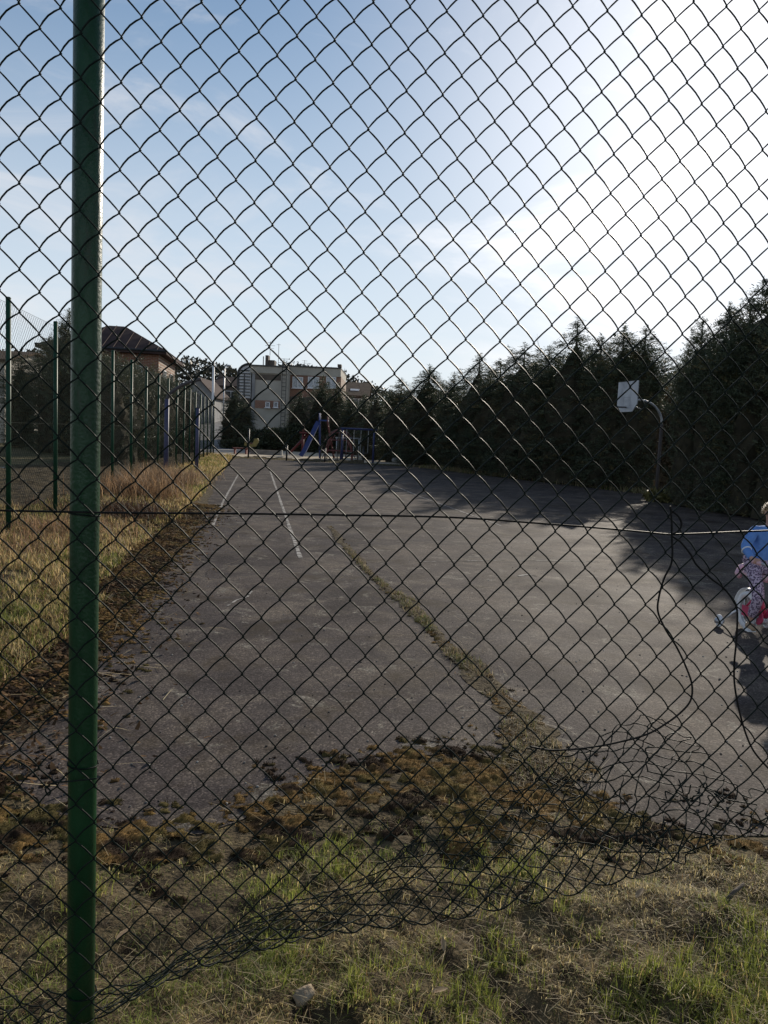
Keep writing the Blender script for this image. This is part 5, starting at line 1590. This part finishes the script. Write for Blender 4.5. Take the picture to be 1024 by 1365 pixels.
for s in (-.12, .12): MB().box((0, s, .36), (b.x - a.x, .2, .05)).build('plank', M['brownred'], t)
for s in (-1, 1): MB().box((s * (b.x - a.x) * .38, 0, .165), (.08, .36, .33)).build('leg', M['brownred'], t)
# low dark posts at the end of the court
for i, (px, py, ty, lb) in enumerate([(331, 611, 572, 'thin dark post at the far end of the court near the spring rider'), (382, 614, 594, 'short dark post at the far end of the court left of the slide'), (484, 617, 596, 'short dark post at the far end of the court beside the swing'), (433, 616, 598, 'short dark post at the far end of the court before the climbing dome')]):
    p = gp(px, py); z = at(px, ty, p.y).z; t = thing('low_post', lb, 'post', p, 0, 'dark posts at the end of the court')
    MB().tube([(0, 0, -.1), (0, 0, z)], .045, 8).build('pole', M['dark_metal'], t, True); MB().ball((0, 0, z), .055, (1, 1, .6), 8, 5).build('cap', M['dark_metal'], t, True)
for px, lb in ((528, 'pale round stone left of two by the right end of the sand'), (537, 'pale round stone right of two by the right end of the sand')):
    p = at(px, 600, 43.5); m = MB().ball((0, 0, .14), .24, (1, .9, .7), 9, 6); o = m.build('boulder', M['kerb'], None, True, (p.x, 43.5, 0)); tag(o, lb, 'stone')

# ------------------------------------------------------------------ CHILD ON A BICYCLE
hub = Vector((3.12, 6.42, 0)); hf = Vector((.07, -1, 0)).normalized(); hr = Vector((hf.y, -hf.x, 0))     # hr: the rider's right, left in the picture
BM = Matrix(((hf.x, hr.x, 0, hub.x), (hf.y, hr.y, 0, hub.y), (0, 0, 1, 0), (0, 0, 0, 1)))
# local axes of the bicycle: x forward, y to the rider's right, z up (a left-handed pair, so y is negated on building)
BMl = Matrix(((hf.x, -hr.x, 0, hub.x), (hf.y, -hr.y, 0, hub.y), (0, 0, 1, 0), (0, 0, 0, 1)))
def L3(f, r_, z): return Vector((f, -r_, z))
M['tyre'] = mat('white_tyre', (0.66, 0.67, 0.69), .7, col2=(0.74, .75, .76), scale=20)
M['pink'] = mat('pink_bicycle_paint', (0.48, 0.045, 0.11), .35, col2=(0.52, .06, .13), scale=5)
M['palepink'] = mat('pale_pink_plastic', (0.62, 0.36, 0.40), .45, col2=(.68, .45, .48), scale=6)
M['whiteplastic'] = mat('white_plastic', (0.78, 0.79, 0.80), .45)
bk = bpy.data.objects.new('child_bicycle', None); C.objects.link(bk); bk.matrix_world = BMl
tag(bk, 'small pink and white bicycle with training wheels under the child', 'bicycle')
RW = .165
def wheel(f, r_=0, rad=RW, tw=.026, parent=bk, spokes=14):
    c = L3(f, r_, rad)
    w = MB().disc(c, (0, 1, 0), .022, .07, 10).build('wheel', M['greysteel'], parent, True)
    MB().ring(c, (0, 1, 0), rad - tw, tw, 32, 8).build('tyre', M['tyre'], w, True)
    MB().ring(c, (0, 1, 0), rad - tw * 2, .009, 32, 6).build('rim', M['greysteel'], w, True)
    m = MB()
    for k in range(spokes):
        a = 2 * math.pi * k / spokes; m.tube([c + Vector((.02 * math.cos(a + 1), .02 * (-1) ** k, .02 * math.sin(a + 1))), c + Vector((math.cos(a) * (rad - tw * 2), 0, math.sin(a) * (rad - tw * 2)))], .0028, 4)
    m.build('spokes', M['greysteel'], w)
    return w
wheel(0); wheel(.58)
fr = MB()
bb = L3(.26, 0, .17); stt = L3(.13, 0, .40); hdt = L3(.45, 0, .46); hdb = L3(.475, 0, .36)
fr.tube([bb, stt], .017, 8).tube([hdt, hdb], .02, 8).tube(spline([hdb.lerp(hdt, .4), L3(.36, 0, .28), bb], 6), .021, 8)
for s in (-1, 1): fr.tube([bb + Vector((0, s * .03, 0)), L3(0, s * .05, RW)], .010, 6).tube([stt + Vector((0, s * .02, -.05)), L3(0, s * .05, RW)], .009, 6).tube([hdb, L3(.50, s * .045, .33), L3(.58, s * .045, RW)], .011, 6)
fr.build('frame', M['pink'], bk, True)
MB().tube([stt, L3(.11, 0, .46)], .013, 8).build('seat_post', M['greysteel'], bk, True)
sv_ = [(-.12, .085, .50), (-.13, .0, .505), (.0, .075, .485), (.13, .022, .475)]
m = MB()
prof = [(-.13, .03, .0), (-.10, .085, .022), (-.02, .078, .022), (.06, .035, .018), (.14, .016, .01)]
vs = []
for x, w, h in prof:
    for k in range(10):
        a = 2 * math.pi * k / 10; vs.append(L3(.10 + x, math.cos(a) * w, .475 + math.sin(a) * .028 + (.02 if x < -.05 else 0)))
m.add(vs, [(i * 10 + k, i * 10 + (k + 1) % 10, i * 10 + 10 + (k + 1) % 10, i * 10 + 10 + k) for i in range(4) for k in range(10)] + [tuple(range(10))[::-1], tuple(40 + k for k in range(10))])
sdl = m.build('saddle', M['palepink'], bk, True)
m = MB().tube([L3(.0, .10, .455), L3(-.05, .095, .475), L3(-.085, .05, .525), L3(-.092, 0, .54), L3(-.085, -.05, .525), L3(-.05, -.095, .475), L3(.0, -.10, .455)], .022, 8); m.build('saddle_trim', M['palepink'], sdl, True)
pc = [L3(.05 + math.cos(a) * .19 - .05, 0, RW + math.sin(a) * .19) for a in [R(d) for d in range(75, 185, 11)]]
m = MB(); vs = []
for p in pc: vs += [p + Vector((0, -.026, 0)), p + Vector((0, .026, 0))]
m.add(vs, [(2 * i, 2 * i + 1, 2 * i + 3, 2 * i + 2) for i in range(len(pc) - 1)]); mg = m.build('mudguard', M['whiteplastic'], bk, True)
sm = mg.modifiers.new('thickness', 'SOLIDIFY'); sm.thickness = .006
MB().disc(L3(.26, .055, .17), (0, 1, 0), .065, .012, 20).box(L3(.13, .055, .172), (.24, .012, .085)).build('chain_guard', M['pink'], bk)
MB().tube([L3(.26, .075, .17), L3(.26, -.075, .17)], .012, 8).tube([L3(.26, .078, .17), L3(.25, .078, .06)], .009, 6).tube([L3(.26, -.078, .17), L3(.27, -.078, .28)], .009, 6).build('crank', M['greysteel'], bk, True)
for s, x, z in ((1, .25, .06), (-1, .27, .28)): MB().box(L3(x, s * .115, z), (.075, .065, .022)).build('pedal', M['whiteplastic'], bk)
MB().tube([hdt, L3(.43, 0, .56)], .014, 8).tube(spline([L3(.36, .20, .635), L3(.42, .13, .62), L3(.435, .05, .56), L3(.435, -.05, .56), L3(.42, -.13, .62), L3(.36, -.20, .635)], 5), .010, 8).build('handlebar', M['greysteel'], bk, True)
for s in (-1, 1):
    MB().tube([L3(.40, s * .155, .627), L3(.355, s * .21, .637)], .016, 8).build('grip', M['palepink'], bk, True)
    ta = wheel(-.06, s * .21, .055, .012, bk, 6); ta.name = 'training_wheel'
    MB().disc(L3(-.06, s * .21, .055), (0, 1, 0), .04, .016, 16).build('wheel_disc', M['whiteplastic'], ta, True)
    MB().tube(spline([L3(0, s * .055, RW), L3(-.01, s * .09, RW - .005), L3(-.04, s * .155, .10), L3(-.06, s * .19, .058)], 5), .008, 6).build('training_wheel_arm', M['whiteplastic'], bk, True)
MB().box(L3(.53, 0, .52), (.03, .20, .16), Matrix.Rotation(.15, 3, 'Y'), top=(.9, .8)).build('front_basket', M['whiteplastic'], bk)

# the child: one skinned body, clothes and hair as children
def skin_obj(name, V_, E_, Rr, mt, parent=None, sub=2, root=0):
    me = bpy.data.meshes.new(name); me.from_pydata([tuple(v) for v in V_], E_, []); me.update()
    ob = bpy.data.objects.new(name, me); C.objects.link(ob)
    sk = ob.modifiers.new('skin', 'SKIN'); sk.use_smooth_shade = True; sk.branch_smoothing = .6
    for i, r_ in enumerate(Rr):
        me.skin_vertices[0].data[i].radius = r_ if isinstance(r_, tuple) else (r_, r_)
        me.skin_vertices[0].data[i].use_root = (i == root)
    sb = ob.modifiers.new('sub', 'SUBSURF'); sb.levels = sub; sb.render_levels = sub
    bpy.context.view_layer.update()
    ev = ob.evaluated_get(bpy.context.evaluated_depsgraph_get())
    m2 = bpy.data.meshes.new_from_object(ev); m2.name = name; m2.materials.clear(); m2.materials.append(mt)
    ob.modifiers.clear(); ob.data = m2; bpy.data.meshes.remove(me)
    if parent is not None: ob.parent = parent
    return ob
M['skin'] = mat('child_skin', (0.50, 0.29, 0.21), .5, col2=(.55, .33, .25), scale=8)
M['skin'].node_tree.nodes['Principled BSDF'].inputs['Subsurface Weight'].default_value = .1
M['sweater'] = mat('blue_sweater', (0.10, 0.23, 0.56), .9, col2=(.14, .29, .64), scale=30, bump=.9, bscale=22)
M['hair'] = mat('short_fair_hair', (0.30, 0.20, 0.10), .55, col2=(.50, .36, .20), scale=60, bump=.5, bscale=120)
M['shoe'] = mat('tan_shoe', (0.34, 0.22, 0.13), .7, col2=(.42, .3, .19), scale=20)
M['eye'] = mat('dark_eye', (0.02, 0.015, 0.012), .2)
M['lip'] = mat('lips', (0.45, 0.16, 0.14), .5)
def leopard():
    m = mat('spotted_leggings', (0.26, 0.16, 0.27), .9)
    t = m.node_tree; b = t.nodes['Principled BSDF']; tcn = nn(t, 'ShaderNodeTexCoord'); v = nn(t, 'ShaderNodeTexVoronoi'); v.inputs['Scale'].default_value = 62
    t.links.new(tcn.outputs['Object'], v.inputs['Vector']); r = nn(t, 'ShaderNodeValToRGB'); e = r.color_ramp.elements
    e[0].position = .22; e[0].color = (.42, .30, .42, 1); e[1].position = .30; e[1].color = (.05, .03, .07, 1); q = e.new(.46); q.color = (.05, .03, .07, 1); q = e.new(.54); q.color = (.5, .40, .5, 1)
    t.links.new(v.outputs['Distance'], r.inputs['Fac']); t.links.new(r.outputs['Color'], b.inputs['Base Color']); return m
M['leggings'] = leopard()
J = dict(pel=(.10, 0, .60), wai=(.11, 0, .70), che=(.16, -.01, .81), nek=(.19, -.015, .915), hb=(.21, -.02, .965), hc=(.222, -.022, 1.025), ht=(.208, -.022, 1.085),
         shr=(.17, .095, .878), shl=(.18, -.12, .872), elr=(.19, .185, .725), ell=(.23, -.18, .725), wrr=(.325, .185, .645), wrl=(.33, -.185, .645),
         hir=(.12, .065, .57), hil=(.12, -.065, .57), knr=(.315, .10, .345), knl=(.36, -.10, .44), anr=(.225, .105, .125), anl=(.25, -.105, .345))
K = {k: L3(*v) for k, v in J.items()}
fing = []
names = list(K)
def chain(keys): return [(names.index(a), names.index(b)) for a, b in zip(keys[:-1], keys[1:])]
E_ = chain(['pel', 'wai', 'che', 'nek', 'hb', 'hc', 'ht']) + chain(['che', 'shr', 'elr', 'wrr']) + chain(['che', 'shl', 'ell', 'wrl']) + chain(['pel', 'hir', 'knr', 'anr']) + chain(['pel', 'hil', 'knl', 'anl'])
rad = dict(pel=(.085, .07), wai=(.075, .06), che=(.085, .065), nek=.032, hb=(.055, .058), hc=(.074, .080), ht=(.055, .06), shr=.036, shl=.036, elr=.026, ell=.026, wrr=.018, wrl=.018, hir=.055, hil=.055, knr=.038, knl=.038, anr=.024, anl=.024)
V_ = [K[k] for k in names]; Rr = [rad[k] for k in names]
# hands: palm, four fingers closed round the grip, thumb from the side of the palm
for s, wk in ((1, 'wrr'), (-1, 'wrl')):
    wi = names.index(wk); w = K[wk]
    palm = len(V_); V_.append(L3(.352, s * .185, .655)); Rr.append((.019, .013)); E_.append((wi, palm))
    for q, (dy, ln) in enumerate([(-.022, .9), (-.008, 1.0), (.007, .96), (.021, .8)]):
        base = L3(.372, s * .185 + dy, .660); mid = L3(.388 * 1, s * .185 + dy, .648 - .0 * ln); tip = L3(.384, s * .185 + dy, .648 - .022 * ln); tip2 = L3(.368, s * .185 + dy, .618 + .004 * q)
        i0 = len(V_); V_ += [base, mid, tip, tip2]; Rr += [.0072, .0068, .0062, .0054]; E_ += [(palm, i0), (i0, i0 + 1), (i0 + 1, i0 + 2), (i0 + 2, i0 + 3)]
    i0 = len(V_); V_ += [L3(.352, s * .160, .648), L3(.366, s * .150, .632), L3(.376, s * .152, .620)]; Rr += [.0078, .0072, .006]; E_ += [(palm, i0), (i0, i0 + 1), (i0 + 1, i0 + 2)]
person = skin_obj('person', V_, E_, Rr, M['skin'], None, 2, 0)
person.matrix_world = BMl
tag(person, 'small child in a blue sweater and spotted leggings sitting on a pink bicycle', 'person')
sw_k = ['wai', 'che', 'nk', 'shr', 'elr', 'wrr', 'shl', 'ell', 'wrl', 'hem']
sv2 = [L3(.115, 0, .695), K['che'], L3(.188, -.015, .905), K['shr'] + Vector((0, -.004, .004)), K['elr'], K['elr'].lerp(K['wrr'], .88), K['shl'] + Vector((0, .004, .004)), K['ell'], K['ell'].lerp(K['wrl'], .88), L3(.098, 0, .585)]
skin_obj('sweater', sv2, [(0, 1), (1, 2), (1, 3), (3, 4), (4, 5), (1, 6), (6, 7), (7, 8), (0, 9)], [(.105, .088), (.105, .085), (.046, .044), .050, .040, .028, .050, .040, .028, (.122, .108)], M['sweater'], person, 2, 1)
skin_obj('leggings', [L3(.10, 0, .585), K['hir'], K['knr'], K['knr'].lerp(K['anr'], .85), K['hil'], K['knl'], K['knl'].lerp(K['anl'], .85)], [(0, 1), (1, 2), (2, 3), (0, 4), (4, 5), (5, 6)], [(.085, .075), .070, .050, .038, .070, .050, .038], M['leggings'], person, 2, 0)
for k, s in (('anr', 1), ('anl', -1)):
    a = K[k]; skin_obj('shoe', [a + Vector((-.03, 0, -.035)), a + Vector((.02, 0, -.04)), a + Vector((.085, 0, -.05))], [(0, 1), (1, 2)], [(.030, .030), (.032, .03), (.026, .02)], M['shoe'], person, 2, 1)
# hair as a cap of strands over the back and top of the head
hcn = K['hc'] + Vector((-.004, 0, .012)); g = np.random.default_rng(3)
n = 3600; a = g.normal(0, 1, (n, 3)); a /= np.linalg.norm(a, axis=1)[:, None]
a = a[(a[:, 2] > -.25) & (a[:, 0] < .35 + .55 * np.clip(a[:, 2], 0, 1)) & ~((a[:, 0] > .1) & (a[:, 2] < .25))]; n = len(a)
base = np.array(hcn) + a * np.array([.076, .072, .078]); d = a * .35 + np.array([-.1, 0, -.55]) + np.stack([a[:, 0] * .6, a[:, 1] * .6, a[:, 2] * 0], 1) + g.normal(0, .18, (n, 3)); d /= np.linalg.norm(d, axis=1)[:, None]
w = np.cross(d, a); w /= np.linalg.norm(w, axis=1)[:, None] + 1e-6; L = g.uniform(.018, .034, n)[:, None]
V3 = np.stack([base - w * .003, base + w * .003, base + d * L + a * .003], 1)
vv = V3.reshape(-1, 3); ff = np.arange(3 * n).reshape(-1, 3)
bl = MB().ball(hcn + Vector((-.008, 0, .006)), .078, (1, .94, .98), 18, 12)
bv = np.array([v for v in bl.v]); bf = [f for f in bl.f if np.mean([bv[i][2] for i in f]) > hcn.z - .03 and np.mean([bv[i][0] for i in f]) < hcn.x + .045]
m = MB(); m.v = [tuple(v) for v in vv] + [tuple(v) for v in bv]; m.f = [tuple(f) for f in ff] + [tuple(i + len(vv) for i in f) for f in bf]
m.build('hair', M['hair'], person)
fc = K['hc']
for s in (-1, 1):
    MB().ball(fc + L3(.072, s * .027, .003), .0085, (.6, 1, .8), 8, 6).build('eye', M['eye'], person, True)
    MB().ball(fc + L3(-.004, s * .077, -.008), .02, (.7, .4, 1.1), 8, 6).build('ear', M['skin'], person, True)
MB().ball(fc + L3(.083, 0, -.016), .012, (1, .8, 1.1), 8, 6).build('nose', M['skin'], person, True)
MB().ball(fc + L3(.070, 0, -.042), .016, (.5, 1, .35), 8, 6).build('mouth', M['lip'], person, True)
# pale band on the sleeve near the elbow
e = K['elr'].lerp(K['wrr'], .22); MB().ring(e, K['wrr'] - K['elr'], .036, .006, 18, 6).build('sleeve_band', M['whiteplastic'], person, True)
